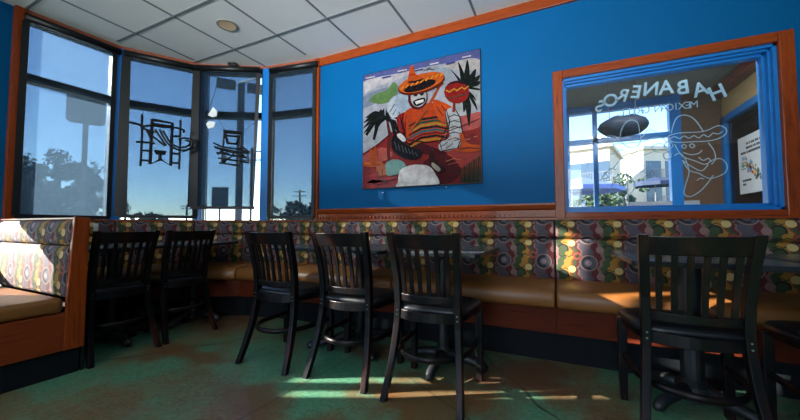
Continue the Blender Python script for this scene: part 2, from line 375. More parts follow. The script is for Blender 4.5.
# bay windows
for i in range(4):
    a, b2, d, n = bayseg(i); L = (b2-a).length; ang = math.atan2(d.y, d.x)
    M = Matrix.Translation((a.x, a.y, 0)) @ Matrix.Rotation(ang, 4, 'Z')      # local x along, local -y into the room
    r = empty('window_%d' % (i+1), (a.x, a.y, 0), ang, kind='structure')
    s0, s1 = .02, L-.035
    MB().box(s0, s0+.025, -.01, .09, .95, 2.74).box(s1-.025, s1, -.01, .09, .95, 2.74).box(s0, s1, -.01, .09, .95, .985).box(s0, s1, -.01, .09, 2.70, 2.74).build('window_frame', darkm, r)
    MB().box(s0+.03, s1-.03, -.012, .09, 2.175, 2.245).build('transom', darkm, r, bevel=.004)
    MB().box(s0+.03, s1-.03, .04, .046, .98, 2.71).build('pane', glassm, r)
    z0 = (1.005, 1.02, 1.125, 1.02)[i]; e0, e1 = ((.02, L-.062), (.05, L-.03), (-.03, L-.10), (.09, L-.03))[i]
    if i == 2: fab = [(e0, 2.68), (e1+.04, 2.68), (e1-.01, z0), (e0-.02, z0)]
    elif i == 0: fab = [(e0, 2.68), (e1, 2.68), (e1, z0), (e0, z0)]
    else: fab = [(e0, 2.68), (e1, 2.68), (e1, z0), (e0, z0)]
    wh = ('in the left bay window facing the tall sign post', 'in the second bay window, behind the neon sign with a loop', 'in the third bay window, short of the sill', 'in the narrow bay window beside the oak post')[i]
    yo = -.05 if i != 2 else -.085
    rs = empty('roller_shade', (a.x, a.y, 0), ang, 'dark mesh roller shade '+wh, 'shade', 'mesh roller shades in the bay')
    MB().prism(fab, 'y', yo-.0006, yo+.0006).build('fabric', meshm, rs)
    MB().box(e0-.01, e1+.01, yo-.012, yo+.01, z0-.02, z0+.012).build('bottom_bar', blackm, rs)
    MB().tube([(e0-.01, yo, 2.715), (e1+.04, yo, 2.715)], .034, 14).build('roller_tube', blackm, rs, smooth=True)
    sd = MB()
    if i in (1, 2): sd.prism([(e0-.03, 2.68), (e0+.045, 2.68), (e0+.06, z0), (e0-.045, z0)], 'y', yo-.003, yo-.0015)
    else: sd.box(e0-.025, e0+.022, yo-.003, yo-.0015, z0, 2.68)
    sd.box(e1-.02, e1+.02, yo-.003, yo-.0015, z0, 2.68) if i != 2 else sd.prism([(e1, 2.68), (e1+.05, 2.68), (e1+.0, z0), (e1-.02, z0)], 'y', yo-.003, yo-.0015)
    sd.build('side_hem', blackm, rs)
# ------------------------------------------------------------------ banquette
CUSH = [(.10, .40), (.52, .385), (.545, .40), (.55, .44), (.545, .48), (.52, .502), (.45, .512), (.3, .52), (.16, .525), (.10, .52)]
SKIRT = [(.12, .215), (.475, .215), (.475, .40), (.12, .40)]
KICK = [(.1, 0), (.37, 0), (.37, .215), (.1, .215)]
LBACK = [(.01, .50), (.135, .50), (.158, .53), (.165, .60), (.16, .72), (.15, .79), (.125, .822), (.01, .822)]
UROLL = [(.01, .822), (.12, .822), (.148, .84), (.155, .87), (.15, .92), (.135, .95), (.11, .965), (.01, .965)]
CAP = [(.0, .965), (.125, .965), (.125, .978), (.0, .978)]
def bench(a, ma, b2, mb_, u0, label, group, seams=True):
    r = empty('banquette', (a.x, a.y, 0), 0, label, 'bench', group)
    off = Vector((a.x, a.y)); A = a-off; B = b2-off; L = (b2-a).length; sg = max(1, int(L/.3))
    for nm, pr, m_, tr, bv in (('base_kick', KICK, kickm, 0, 0), ('front_skirt', SKIRT, oakd, .001, 0), ('seat_cushion', CUSH, vinyl, .004, .018), ('back_cushion', LBACK, fabric, .004, .012), ('top_roll', UROLL, fabric, .004, .012), ('cap_rail', CAP, oak_x, 0, 0)):
        o = sweep(MB(), pr, A, ma, B, mb_, u0, seg=sg, trim=tr).build(nm, m_, r, bevel=bv, seg=3)
        if bv: 
            for p in o.data.polygons: p.use_smooth = True
    return r
u = 0
names = ['patterned curved-bay bench section under the left bay window', 'patterned curved-bay bench section under the second bay window',
         'patterned curved-bay bench section under the third bay window with the short shade', 'patterned bay bench section under the narrow window by the oak post']
for i in range(4):
    a, b2, d, n = bayseg(i); bench(a, MIT[i], b2, MIT[i+1], u, names[i], 'bench sections round the bay'); u += (b2-a).length
J = [Vector((-2.385, 2.9)), Vector((-1.2, 2.9)), Vector((-.02, 2.9)), Vector((1.60, 2.9)), Vector((3.3, 2.9))]
JM = [MIT[4]]+[Vector((0, -1))]*4
nm = ['patterned wall bench section below the left half of the painting', 'patterned wall bench section below the right half of the painting',
      'patterned wall bench section below the lettered interior window', 'patterned wall bench section at the far right edge of the photo']
for i in range(4): bench(J[i], JM[i], J[i+1], JM[i+1], u+.12, nm[i], 'straight bench sections on the blue wall'); u += (J[i+1]-J[i]).length
# ------------------------------------------------------------------ left booth
bo = empty('booth_bench', (-3.4, .75, 0), 0, 'booth bench at the left edge with sunlit patterned back and oak end panel', 'bench')
def part(mb, name, m_, parent, **k):
    o = mb.build(name, m_, parent, **k); o.matrix_parent_inverse = Matrix.Translation(-parent.location); return o
def uvbox(x0, x1, prof, u0=0):      # prof (y,z) swept along x
    mb = MB(); n = len(prof); vl = [0]
    for k in range(n): q0, q1 = prof[k], prof[(k+1) % n]; vl.append(vl[-1]+math.hypot(q1[0]-q0[0], q1[1]-q0[1]))
    vs = [(x0, y, z) for y, z in prof]+[(x1, y, z) for y, z in prof]
    fs = [(i, (i+1) % n, n+(i+1) % n, n+i) for i in range(n)]; uvs = [[(u0, vl[i]), (u0, vl[i+1]), (u0+x1-x0, vl[i+1]), (u0+x1-x0, vl[i])] for i in range(n)]
    fs += [tuple(range(n))[::-1], tuple(range(n, 2*n))]; uvs += [[(u0+p[0], p[1]) for p in prof][::-1], [(u0+x1-x0+p[0], p[1]) for p in prof]]
    return mb.add(vs, fs, 0, uvs)
BX0, BX1 = -4.13, -2.76
part(MB().box(BX0, -2.765, .42, 1.06, 0, .158), 'base_kick', kickm, bo)
part(MB().box(BX0, -2.74, .40, .985, .158, .383), 'skirt', oakdy, bo, bevel=.003)
part(MB().box(BX0, BX1+.012, .38, .975, .385, .478), 'seat_cushion', vinyl, bo, bevel=.03, seg=4, smooth=True)
part(uvbox(BX0, BX1, [(.985, .47), (1.07, .47), (1.07, .792), (1.0, .792), (.985, .77), (.975, .70), (.972, .60), (.975, .5)][::-1], .1), 'back_cushion', fabric, bo, bevel=.018, seg=3, smooth=True)
part(uvbox(BX0, BX1, [(.995, .795), (1.07, .795), (1.07, .962), (1.02, .962), (.995, .945), (.985, .90), (.985, .83)][::-1], .1), 'top_roll', fabric, bo, bevel=.018, seg=3, smooth=True)
part(MB().box(BX0, -2.76, 1.0, 1.085, .962, .972), 'cap_rail', oak_x, bo)
part(MB().prism([(.975, .156), (1.075, .156), (1.075, .972), (1.0, .978), (.985, .6)], 'x', -2.765, -2.735), 'end_panel', oak_z, bo, bevel=.005)
part(MB().box(BX0, -2.765, 1.07, 1.085, .0, .962), 'back_board', kickm, bo)
# ------------------------------------------------------------------ tables
def table(x, y, lx, ly, rot, label, px=0, legang=0, group='slate-topped tables along the wall bench', colr=.036, py=0, L=.29):
    r = empty('dining_table', (x, y, 0), rot, label, 'table', group)
    hx, hy, c_ = lx/2, ly/2, .045
    poly = []
    for sx_, sy_, a0 in ((1, 1, 0), (-1, 1, 90), (-1, -1, 180), (1, -1, 270)):
        for k in range(5):
            an = math.radians(a0+k*22.5); poly.append((sx_*(hx-c_)+c_*math.cos(an), sy_*(hy-c_)+c_*math.sin(an)))
    MB().prism(poly, 'z', .733, .758).build('table_edge', tabedge, r, bevel=.005)
    MB().prism([(p[0]*.985, p[1]*.985) for p in poly], 'z', .758, .760).build('tabletop', tabm, r)
    MB().lathe([(colr*1.5, .03), (colr*1.5, .10), (colr, .13), (colr, .70), (.09, .725), (.09, .733)], 20, (px, py, 0)).build('column', pedm, r, smooth=False)
    sp = MB()
    MB().box(px-.22, px+.22, py-.03, py+.03, .718, .733).box(px-.03, px+.03, py-.22, py+.22, .718, .733).build('top_spider', pedm, r)
    for k in range(4):
        an = math.radians(legang+90*k)
        q = lambda t_, z: (px+math.cos(an)*t_, py+math.sin(an)*t_, z)
        MB().tube([q(.02, .085), q(.12, .075), q(.24, .05), q(L-.02, .03), q(L, .026)], [.034, .032, .028, .026, .012], 12).build('foot', pedm, r, smooth=True)
    return r
table(-.70, 2.25, .60, .76, 0, 'square slate-topped pedestal table in front of the third chair along the wall bench', 0, 0, py=-.11)
table(-1.52, 2.25, .98, .76, 0, 'long slate-topped pedestal table behind the first two chairs of the wall bench row', .10, 45, L=.40)
table(.62, 2.25, .62, .78, 0, 'slate-topped pedestal table behind the large near chair on the right', 0, 45, colr=.05)
table(1.30, 2.25, .66, .78, 0, 'slate-topped table at the right edge, mostly cut off by the frame', 0, 0)
for k, (y, lb) in enumerate(((1.42, 'slate-topped table in the bay nearer the oak-ended booth'), (2.07, 'slate-topped table in the bay farther from the oak-ended booth'))):
    table(-3.22, y, .60, .60, .35 if k else 0, lb, 0, 0, 'tables in the window bay')
# ------------------------------------------------------------------ chairs
def rail(x0, x1, z0, z1, yf, th, bow, n=10):
    """curved board between the posts; yf(z) depth at the posts, bows toward the back"""
    mb = MB(); vs = []
    for k in range(n+1):
        f = k/n; X = x0+(x1-x0)*f; dy = -bow*(1-(2*f-1)**2)
        for z in (z0, z1):
            Y = yf(z)+dy; vs += [(X, Y-th/2, z), (X, Y+th/2, z)]
    fs = [(0, 1, 3, 2), (n*4, n*4+2, n*4+3, n*4+1)]
    for k in range(n):
        a, b2 = k*4, k*4+4
        fs += [(a, b2, b2+1, a+1), (a+1, b2+1, b2+3, a+3), (a+3, b2+3, b2+2, a+2), (a+2, b2+2, b2, a)]
    return mb.add(vs, [f[::-1] for f in fs])
POST = [(0, -.02, .206), (.12, .026, .194), (.25, .066, .181), (.38, .09, .172), (.48, .097, .168), (.60, .088, .170), (.74, .056, .176), (.878, .012, .184)]
def yz(z):
    for (z0, y0, _), (z1, y1, _) in zip(POST, POST[1:]):
        if z <= z1: return y0+(y1-y0)*(z-z0)/(z1-z0)
    return POST[-1][1]
def xz(z):
    for (z0, _, y0), (z1, _, y1) in zip(POST, POST[1:]):
        if z <= z1: return y0+(y1-y0)*(z-z0)/(z1-z0)
    return POST[-1][2]
def make_chair():
    r = empty('dining_chair')
    for s in (-1, 1):
        mb = MB(); vs = []; zs = [i*.884/16 for i in range(17)]
        for z in zs:
            X = s*xz(z); Y = yz(z); w_ = .0165+.002*(z/.878); dp = .023-.005*abs(z-.45)/.45
            vs += [(X-w_, Y-dp, z), (X+w_, Y-dp, z), (X+w_, Y+dp, z), (X-w_, Y+dp, z)]
        fs = [(3, 2, 1, 0), (64, 65, 66, 67)]
        for k in range(16): fs += [(k*4+i, k*4+(i+1) % 4, k*4+4+(i+1) % 4, k*4+4+i) for i in range(4)]
        lg = mb.add(vs, fs).build('back_leg', chairm, r, bevel=.004)
        for z in (.455, .435): MB().lathe([(.0055, 0), (.004, .003)], 10).build('screw', steel, lg)
        for ch, z in zip(list(lg.children)[-2:], (.455, .43)):
            ch.location = (s*xz(z), yz(z)-.0215, z); ch.rotation_euler = (math.pi/2, 0, 0)
        MB().prism([(-.017, .0), (.017, .0), (.022, .43), (-.022, .43)], 'y', -.02, .02).build('front_leg', chairm, r, bevel=.004).location = (s*.212, .425, 0)
    rail(-.176, .176, .796, .876, yz, .02, .032).build('top_rail', chairm, r, bevel=.004)
    rail(-.163, .163, .508, .548, yz, .018, .034).build('lower_rail', chairm, r, bevel=.004)
    rail(-.165, .165, .412, .462, yz, .018, .05).build('rear_apron', chairm, r, bevel=.003)
    for k in range(6):
        f = (k+1)/7; xb = -.122+.244*k/5; xt = xb*1.06; bow = -.032*(1-(2*((xb+.17)/.34)-1)**2)
        vs = []
        for z in (.54, .68, .806):
            w_, X, Y = .0115, xb+(xt-xb)*(z-.54)/.26, yz(z)+bow
            vs += [(X-w_, Y-.006, z), (X+w_, Y-.006, z), (X+w_, Y+.006, z), (X-w_, Y+.006, z)]
        fs = [(3, 2, 1, 0), (8, 9, 10, 11)]+[(q*4+i, q*4+(i+1) % 4, q*4+4+(i+1) % 4, q*4+4+i) for q in (0, 1) for i in range(4)]
        MB().add(vs, fs).build('slat', chairm, r, bevel=.002)
    def seatpoly(g_):
        pts = []
        for k in range(36):
            a = 2*math.pi*k/36; cx, cy = math.cos(a), math.sin(a); e = .42
            X = (.228 if cy > 0 else .215)*math.copysign(abs(cx)**e, cx); Y = .19*math.copysign(abs(cy)**e, cy)
            X *= 1+.10*(Y/.19)*.5; pts.append((X*g_, .268+Y*g_))
        return pts
    MB().prism(seatpoly(.95), 'z', .415, .452).build('seat_frame', chairm, r, bevel=.004)
    mb = MB(); n = 36; vs = []
    for g_, z in ((.97, .448), (1.0, .455), (1.0, .468), (.965, .480), (.85, .487), (.5, .484), (.15, .48)): vs += [(x_, y_, z) for x_, y_ in seatpoly(g_)]
    fs = [(k*n+i, k*n+(i+1) % n, k*n+n+(i+1) % n, k*n+n+i) for k in range(6) for i in range(n)]+[tuple(range(n))[::-1], tuple(range(6*n, 7*n))]
    mb.add(vs, fs).build('seat_cushion', vinylk, r, smooth=True)
    pts = [(-.205, .42, .235), (-.203, .34, .235)]+[(-.2*math.cos(math.pi*k/24), .24-.235*math.sin(math.pi*k/24), .235) for k in range(25)]+[(.203, .34, .235), (.205, .42, .235)]
    MB().tube(pts, .0155, 8, False, flat=(.75, 1.1)).build('hoop_stretcher', chairm, r, smooth=True)
    return r
proto = make_chair()
CH = [(-1.745, 1.60, .0, 'black slat-back chair nearest the bay of the three along the wall bench', 0),
      (-1.19, 1.625, -.01, 'black slat-back chair in the middle of the three chairs along the wall bench', 0),
      (-.642, 1.60, .015, 'black slat-back chair below the painting, third from the bay along the wall bench', 0),
      (.512, 1.72, .0, 'large near black slat-back chair in front of the lettered interior window', 0),
      (1.09, 1.73, .03, 'black chair cut off by the right edge, only seat corner and legs in view', 0),
      (-2.775, 1.32, math.pi/2+.02, 'black slat-back chair right beside the oak-ended booth, facing the bay windows', 1),
      (-2.79, 1.79, math.pi/2, 'black slat-back chair facing the bay windows, second from the oak-ended booth', 1)]
for k, (x, y, rz, lb, gk) in enumerate(CH):
    o = proto if k == 0 else copy_tree(proto)
    o.location = (x, y, 0); o.rotation_euler = (0, 0, rz)
    tag(o, lb, 'chair', ('chairs along the wall bench tables', 'chairs in the window bay')[gk])
# ------------------------------------------------------------------ interior window
W = empty('window_5', (.67, 2.9, 1.5), 0, kind='structure')
def wpart(mb, name, m_, **k): return part(mb, name, m_, W, **k)
fr = MB().box(-.015, .057, WALL-.03, WALL+.02, .978, 2.152).box(1.285, 1.358, WALL-.03, WALL+.02, .978, 2.152)
wpart(fr, 'wood_stile', oak_z, bevel=.006)
wpart(MB().box(.057, 1.285, WALL-.03, WALL+.02, .978, 1.022).box(.057, 1.285, WALL-.03, WALL+.02, 2.088, 2.152), 'wood_rail', oak_x, bevel=.006)
bf = MB()
for (i0, y0, y1) in ((0, 2.90, 2.93), (.012, 2.93, 2.965), (.028, 2.965, 3.03)):
    a0, a1, z0, z1 = .055, 1.287, 1.02, 2.09
    j = i0+.02
    bf.box(a0-.05, a0+j*.6, y0, y1, z0, z1).box(a1-j, a1+.05, y0, y1, z0, z1).box(a0-.05, a1+.05, y0, y1, z0-.02, z0+j).box(a0-.05, a1+.05, y0, y1, z1-j, z1+.04)
wpart(bf, 'blue_frame', bluef, bevel=.002)
wpart(MB().box(.06, 1.28, 2.997, 3.003, 1.03, 2.08), 'pane', glassd)
GLY = 2.992
def g2(x, y): p = onplane(x, y, (0, GLY, 0), (0, 1, 0)); return (p.x, GLY, p.z)
decal, t, b = nodes('pale_window_vinyl')
b.inputs['Base Color'].default_value = srgb(200, 230, 246); b.inputs['Roughness'].default_value = .6
tl_ = N(t, 'ShaderNodeBsdfTranslucent'); tl_.inputs[0].default_value = srgb(215, 236, 248); mx_ = N(t, 'ShaderNodeMixShader'); mx_.inputs[0].default_value = .75
t.links.new(b.outputs[0], mx_.inputs[1]); t.links.new(tl_.outputs[0], mx_.inputs[2]); t.links.new(mx_.outputs[0], t.nodes['Material Output'].inputs[0])
def letter(ch, px, py, hpx, rot, bold=0):
    cu = bpy.data.curves.new('letter', 'FONT'); cu.body = ch; cu.size = 1; cu.extrude = .002; cu.align_x = 'CENTER'; cu.offset = bold
    o = bpy.data.objects.new('letter', cu); C.objects.link(o); bpy.context.view_layer.update()
    me = bpy.data.meshes.new_from_object(o); bpy.data.objects.remove(o)
    p = g2(px, py); q = g2(px, py+hpx); s_ = abs(p[2]-q[2])/.7
    ca, sa = math.cos(rot), math.sin(rot)
    vs = []
    for v_ in me.vertices:
        X, Z = v_.co.x*s_*.92, (v_.co.y-.35)*s_; X, Z = X*ca-Z*sa, X*sa+Z*ca
        vs.append((p[0]-X, GLY+v_.co.z*.4, p[2]+Z))        # reads correctly from the other side
    return vs, [tuple(f.vertices) for f in me.polygons]
def lettering(name, chars, label):
    mb = MB()
    for c_ in chars:
        v_, f_ = letter(*c_); mb.add(v_, f_)
    return mb.build(name, decal, None, label=label, cat='lettering')
lettering('window_lettering', [('H', 717, 92, 14, -.30, .018), ('A', 700, 89, 13.5, -.2, .018), ('B', 683, 87, 13.5, -.08, .018), ('A', 666, 87, 13.5, .0, .018), ('N', 651, 88.5, 13, .1, .018),
           ('E', 636.5, 91.5, 12.5, .2, .018), ('R', 623, 95, 12, .3, .018), ('O', 610.5, 100, 12, .35, .018), ('S', 600, 106, 11, .45, .018)], 'arched pale HABANEROS lettering on the interior window glass, seen in reverse')
sm = 'MEXICAN GRILL'; cs = []
for k, ch in enumerate(sm):
    f = k/(len(sm)-1); cs.append((ch, 694-72*f, 104.3+8.2*f, 7.0, .0, .0)) if ch != ' ' else None
lettering('small_window_lettering', cs, 'small pale MEXICAN GRILL lettering on the interior window glass, seen in reverse')
def trace(mb, pts, ox, oy, s_, r_=.0036, closed=False):
    P = [Vector(g2(ox+x_/s_, oy+y_/s_)) for x_, y_ in pts]
    # smooth
    Q = []; n = len(P)
    for i in range(n if closed else n-1):
        p0, p1, p2, p3 = P[(i-1) % n] if (closed or i) else P[i], P[i], P[(i+1) % n], P[(i+2) % n] if (closed or i < n-2) else P[(i+1) % n]
        for k in range(4):
            t_ = k/4; Q.append(.5*((2*p1)+(p2-p0)*t_+(2*p0-5*p1+4*p2-p3)*t_*t_+(3*p1-p0-3*p2+p3)*t_**3))
    if not closed: Q.append(P[-1])
    mb.tube(Q, r_, 5, closed)
pd = MB(); o1 = (660, 80, 3.108)
for pts, cl in (([(35, 165), (45, 130), (60, 112), (85, 110), (110, 125), (135, 160)], 0),
                ([(25, 175), (60, 165), (135, 160), (180, 142), (205, 152), (200, 172), (160, 188), (100, 192), (50, 194), (30, 186)], 1),
                ([(30, 183), (45, 176), (60, 182), (75, 174), (90, 181), (105, 173), (120, 180), (135, 170), (150, 177), (165, 165), (180, 168), (195, 160)], 0),
                ([(45, 200), (60, 225), (75, 240), (85, 262), (90, 290), (78, 330), (76, 355), (95, 362), (125, 345), (150, 318), (165, 296)], 0),
                ([(150, 195), (168, 220), (172, 245), (160, 262)], 0), ([(45, 235), (60, 228), (75, 240), (110, 252), (140, 262), (165, 248), (190, 245), (207, 262), (205, 285), (180, 300), (150, 305), (120, 290), (90, 280), (70, 250)], 0),
                ([(68, 205), (75, 200), (82, 207), (75, 213)], 1), ([(92, 203), (100, 198), (108, 205), (100, 211)], 1), ([(72, 225), (95, 232), (120, 228), (130, 218)], 0), ([(120, 240), (135, 250), (150, 243), (158, 255)], 0),
                ([(15, 200), (30, 190), (40, 205), (25, 215)], 1), ([(10, 230), (28, 225), (35, 240), (18, 246)], 1), ([(70, 250), (100, 270), (130, 282), (150, 262)], 0), ([(115, 312), (125, 305), (135, 308)], 0)):
    trace(pd, pts, *o1, closed=bool(cl))
pd.build('pepper_line_drawing', decal, None, label='pale outline of a pepper in a sombrero with a guitar on the interior window glass', cat='window graphic')
pd = MB(); o2 = (590, 80, 3.23)
for pts, cl in (([(30, 190), (65, 180), (95, 185), (100, 165), (115, 138), (135, 130), (155, 140), (165, 185), (190, 160), (215, 170)], 0), ([(85, 185), (100, 200), (120, 215), (145, 220), (160, 205), (165, 185)], 0),
                ([(30, 225), (60, 210), (100, 205), (160, 200), (220, 185), (250, 200)], 0), ([(75, 330), (85, 312), (110, 305), (135, 320), (145, 345), (125, 372), (100, 382), (80, 372), (72, 350)], 1),
                ([(30, 330), (50, 300), (75, 285), (95, 260), (120, 250), (150, 245)], 0), ([(35, 320), (60, 315), (45, 300), (70, 300), (60, 285), (85, 290)], 0), ([(150, 245), (185, 240), (215, 225), (245, 228), (265, 240)], 0),
                ([(110, 240), (118, 290), (122, 340), (124, 405)], 0), ([(140, 330), (165, 320), (190, 305), (200, 285), (185, 262)], 0), ([(60, 240), (85, 235), (100, 225), (130, 240), (160, 228)], 0),
                ([(95, 322), (110, 318), (118, 332), (106, 342), (94, 335)], 1), ([(200, 215), (225, 205), (240, 215), (230, 232), (210, 230)], 1), ([(160, 300), (178, 290), (170, 275), (150, 280)], 0)):
    trace(pd, pts, *o2, r_=.0028, closed=bool(cl))
pd.build('guitarist_line_drawing', decal, None, label='faint pale figure outline on the left half of the interior window glass', cat='window graphic')
# ------------------------------------------------------------------ room beyond
tan = simple('tan_paint', srgb(190, 160, 108), srgb(178, 148, 98), .7, 6); brown = simple('brown_paint', srgb(104, 74, 46), srgb(92, 64, 40), .7, 6); darkroom = simple('dark_brown_paint', srgb(60, 50, 42), None, .5, 6)
S(MB().box(-2.2, .05, 5.9, 6.05, 0, CEIL).box(1.60, 2.05, 5.9, 6.05, 0, CEIL).box(.05, 1.60, 5.9, 6.05, 0, .95), 'wall_beyond', brown)
S(MB().box(-2.3, -2.2, 3.06, 6.05, 0, CEIL), 'wall_beyond_left', tan)
S(MB().box(2.05, 2.12, 3.06, 6.05, 2.38, CEIL).box(2.05, 2.12, 3.06, 3.4, 0, 2.38).box(2.05, 2.12, 5.95, 6.05, 0, 2.38).box(2.05, 2.12, 3.4, 5.95, 0, .9), 'wall_beyond_right', tan)
S(MB().box(3.3, 3.4, 3.06, 6.05, 0, CEIL).box(2.12, 3.4, 5.9, 6.05, 0, CEIL), 'wall_beyond_far', darkroom)
S(MB().box(1.93, 2.05, 3.06, 5.9, 2.66, 2.788), 'trim_12', oakdy)
w6 = empty('window_6', (.8, 5.9, 0), 0, kind='structure')
f6 = MB().box(.05, .20, 5.88, 5.98, .95, 2.79).box(.52, .585, 5.88, 5.98, .95, 2.79).box(1.47, 1.60, 5.86, 5.98, .95, 2.79).box(.05, 1.6, 5.88, 5.98, 2.68, 2.79).box(.05, 1.6, 5.88, 5.98, 2.20, 2.27).box(.05, 1.6, 5.88, 5.98, .95, 1.02)
part(f6, 'blue_frame', bluef, w6); part(MB().box(.1, 1.55, 5.925, 5.931, .97, 2.72), 'pane', glassm, w6)
w7 = empty('window_7', (2.05, 4.7, 0), 0, kind='structure')
part(MB().box(2.03, 2.11, 3.35, 5.95, 2.30, 2.38).box(2.03, 2.11, 5.82, 5.95, .9, 2.38).box(2.03, 2.11, 3.35, 3.43, .9, 2.38).box(2.03, 2.11, 3.35, 5.95, .9, .97), 'blue_frame', bluef, w7)
part(MB().box(2.075, 2.08, 3.4, 5.9, .95, 2.32), 'pane', glassm, w7)
area('beyond_room_fill', (.9, 3.75, 2.755), (0, .05, -1), .55, .55, 60, (1, .95, .86))  # added fill lamp, out of view, brightens the room beyond
pl_ = empty('ceiling_light', (.9, 3.75, CEIL), 0, 'added unseen ceiling panel for fill light in the room beyond the interior window', 'light')  # unseen panel added as a body for the fill lamp above
MB().box(-.31, .31, -.31, -.28, -.02, 0).box(-.31, .31, .28, .31, -.02, 0).box(-.31, -.28, -.28, .28, -.02, 0).box(.28, .31, -.28, .28, -.02, 0).build('frame', whitem, pl_)
MB().box(-.28, .28, -.28, .28, -.012, 0).build('diffuser', whitem, pl_)
# poster
def card(name, p0, ux, uz, w_, h_, mats, label, cat, deco=None):
    """flat sheet; p0 lower-left corner, ux horizontal unit, uz up"""
    p0 = Vector(p0); ux = Vector(ux).normalized(); uz = Vector(uz); nn = ux.cross(uz)
    mb = MB()
    def quad(x0, z0, x1, z1, k, off=0.0):
        q = [p0+ux*x0+uz*z0, p0+ux*x1+uz*z0, p0+ux*x1+uz*z1, p0+ux*x0+uz*z1]
        a_ = [v_+nn*off for v_ in q]; b_ = [v_+nn*(off+.0015) for v_ in q]
        mb.add(a_+b_, [(3, 2, 1, 0), (4, 5, 6, 7), (0, 1, 5, 4), (1, 2, 6, 5), (2, 3, 7, 6), (3, 0, 4, 7)], k)
    quad(0, 0, w_, h_, 0)
    if deco: deco(quad, mb, p0, ux, uz, nn)
    return mb.build(name, mats, None, label=label, cat=cat)
paper = simple('white_paper', srgb(214, 218, 222), None, .6, 20); ink = simple('black_ink', srgb(24, 24, 28), None, .6, 20)
redm = simple('red_print', srgb(196, 50, 40), None, .6, 20); grn = simple('green_print', srgb(70, 120, 60), None, .6, 20); yel = simple('yellow_print', srgb(220, 180, 60), None, .6, 20); gryp = simple('grey_print', srgb(120, 124, 130), None, .6, 20); bluep = simple('blue_print', srgb(90, 160, 205), None, .6, 20)
def poster_deco(quad, mb, p0, ux, uz, nn):
    # the photo's view of the sheet: three heading lines, a band of food pictures, two small lines
    random.seed(8)
    for (z, a_, b_, k0) in ((.585, .20, .50, 5), (.535, .19, .52, 1), (.485, .06, .52, 1)):
        x_ = a_
        while x_ < b_:
            d_ = random.choice((.014, .018, .02)); quad(x_, z-.014, x_+d_, z+.014, 1, .0016); x_ += d_+.007+(.014 if random.random() < .15 else 0)
    for (z, b_) in ((.155, .27), (.11, .16)):
        x_ = .08
        while x_ < b_: quad(x_, z-.012, x_+.014, z+.012, 1, .0016); x_ += .02
    quad(.06, .29, .16, .30, 1, .0016); quad(.06, .33, .18, .345, 5, .0016); quad(.06, .37, .17, .378, 1, .0016)
    for k in range(46):
        X = .10+.38*random.random(); Z = .38-.22*(X-.1)/.38+random.uniform(-.05, .09); s_ = random.uniform(.012, .026)
        c_ = p0+ux*X+uz*Z+nn*(.0032+.00004*k); n_ = 7; an = random.random()
        mb.add([c_+ux*math.cos(an+6.283*i/n_)*s_+uz*math.sin(an+6.283*i/n_)*s_*random.uniform(.7, 1.4) for i in range(n_)], [tuple(range(n_))], random.choice((2, 3, 4, 5, 5, 6, 2, 1)))
pst = card('food_poster', (2.028, 5.44, 1.30), (0, -1, 0), (0, 0, 1), .56, .68, [paper, ink, redm, grn, yel, gryp, bluep], 'white poster of colourful food pictures on the blue-framed side window beyond', 'poster', poster_deco)
# whitish banner with a red script scribble, low against the far window
def ban(quad, mb, p0, ux, uz, nn):
    for s0 in (.42, .62):
        pts = [p0+ux*(s0+.012*k)+uz*(.15+.03*math.sin(k*1.7)*(1 if k % 3 else 1.4))+nn*.004 for k in range(13)]
        mb.tube(pts, .006, 5, mi=1)
card('white_banner', (.95, 5.872, 1.0), (1, 0, 0), (0, 0, 1), .82, .27, [simple('banner_cloth', srgb(170, 176, 190), None, .8, 20), simple('banner_red', srgb(150, 50, 70), None, .7, 20)], 'low greyish white banner with red script at the bottom of the far window', 'banner', ban)
# hanging dark oval
hd = empty('hanging_lamp', (.62, 4.9, 0), 0, 'dark scalloped oval pendant hung on wires beyond the interior window', 'lamp')
p = onplane(623, 126, (0, 4.9, 0), (0, 1, 0)); navy = simple('dark_navy_wicker', srgb(22, 40, 66), srgb(14, 26, 44), .7, 40, bmp=.5)
hd.location = (p.x, 4.9, p.z)
mb = MB(); vs = []; n = 40
for rr, z in ((.02, .11), (.16, .105), (.24, .06), (.27, .0), (.25, -.04), (.18, -.10), (.05, -.12)):
    vs += [(rr*math.cos(6.2832*k/n)*(1+.035*math.sin(9*6.2832*k/n)), rr*.8*math.sin(6.2832*k/n), z*(1+.08*math.sin(5*6.2832*k/n))) for k in range(n)]
mb.add(vs, [(i*n+k, i*n+(k+1) % n, i*n+n+(k+1) % n, i*n+n+k) for i in range(6) for k in range(n)]+[tuple(range(n)), tuple(range(6*n, 7*n))[::-1]]).build('shade', navy, hd, smooth=True)
for dx in (-.14, .13): MB().tube([(dx, 0, .09), (dx*1.1, 0, CEIL-p.z)], .004, 5).build('wire', blackm, hd)
# ------------------------------------------------------------------ painting
PZ = WALL-.028
A_ = onplane(362.3, 76, (0, PZ, 0), (0, 1, 0)); B_ = onplane(480.5, 47.3, (0, PZ, 0), (0, 1, 0)); C_ = onplane(482, 183, (0, PZ, 0), (0, 1, 0)); D_ = onplane(363, 189.3, (0, PZ, 0), (0, 1, 0))
x0, x1 = (A_.x+D_.x)/2, (B_.x+C_.x)/2; z1, z0 = (A_.z+B_.z)/2, (C_.z+D_.z)/2
pt = empty('painting', ((x0+x1)/2, WALL, z0), 0, 'large square glossy painting of a sombrero-wearing maraca player between palms on the blue wall', 'painting')
artm, t, b = nodes('glossy_painted_panel')
at = N(t, 'ShaderNodeAttribute', attribute_name='paint'); f = noise(t, 14, 6, coord(t, 'Object', (1, 1, 1)), .7)
g2_ = noise(t, 55, 4, coord(t), .7)
c = mixc(t, ramp(t, f, [(.35, (0, 0, 0, 1)), (.75, (.75, .75, .75, 1))]), at.outputs['Color'], mixc(t, .6, at.outputs['Color'], (.03, .03, .05, 1)))
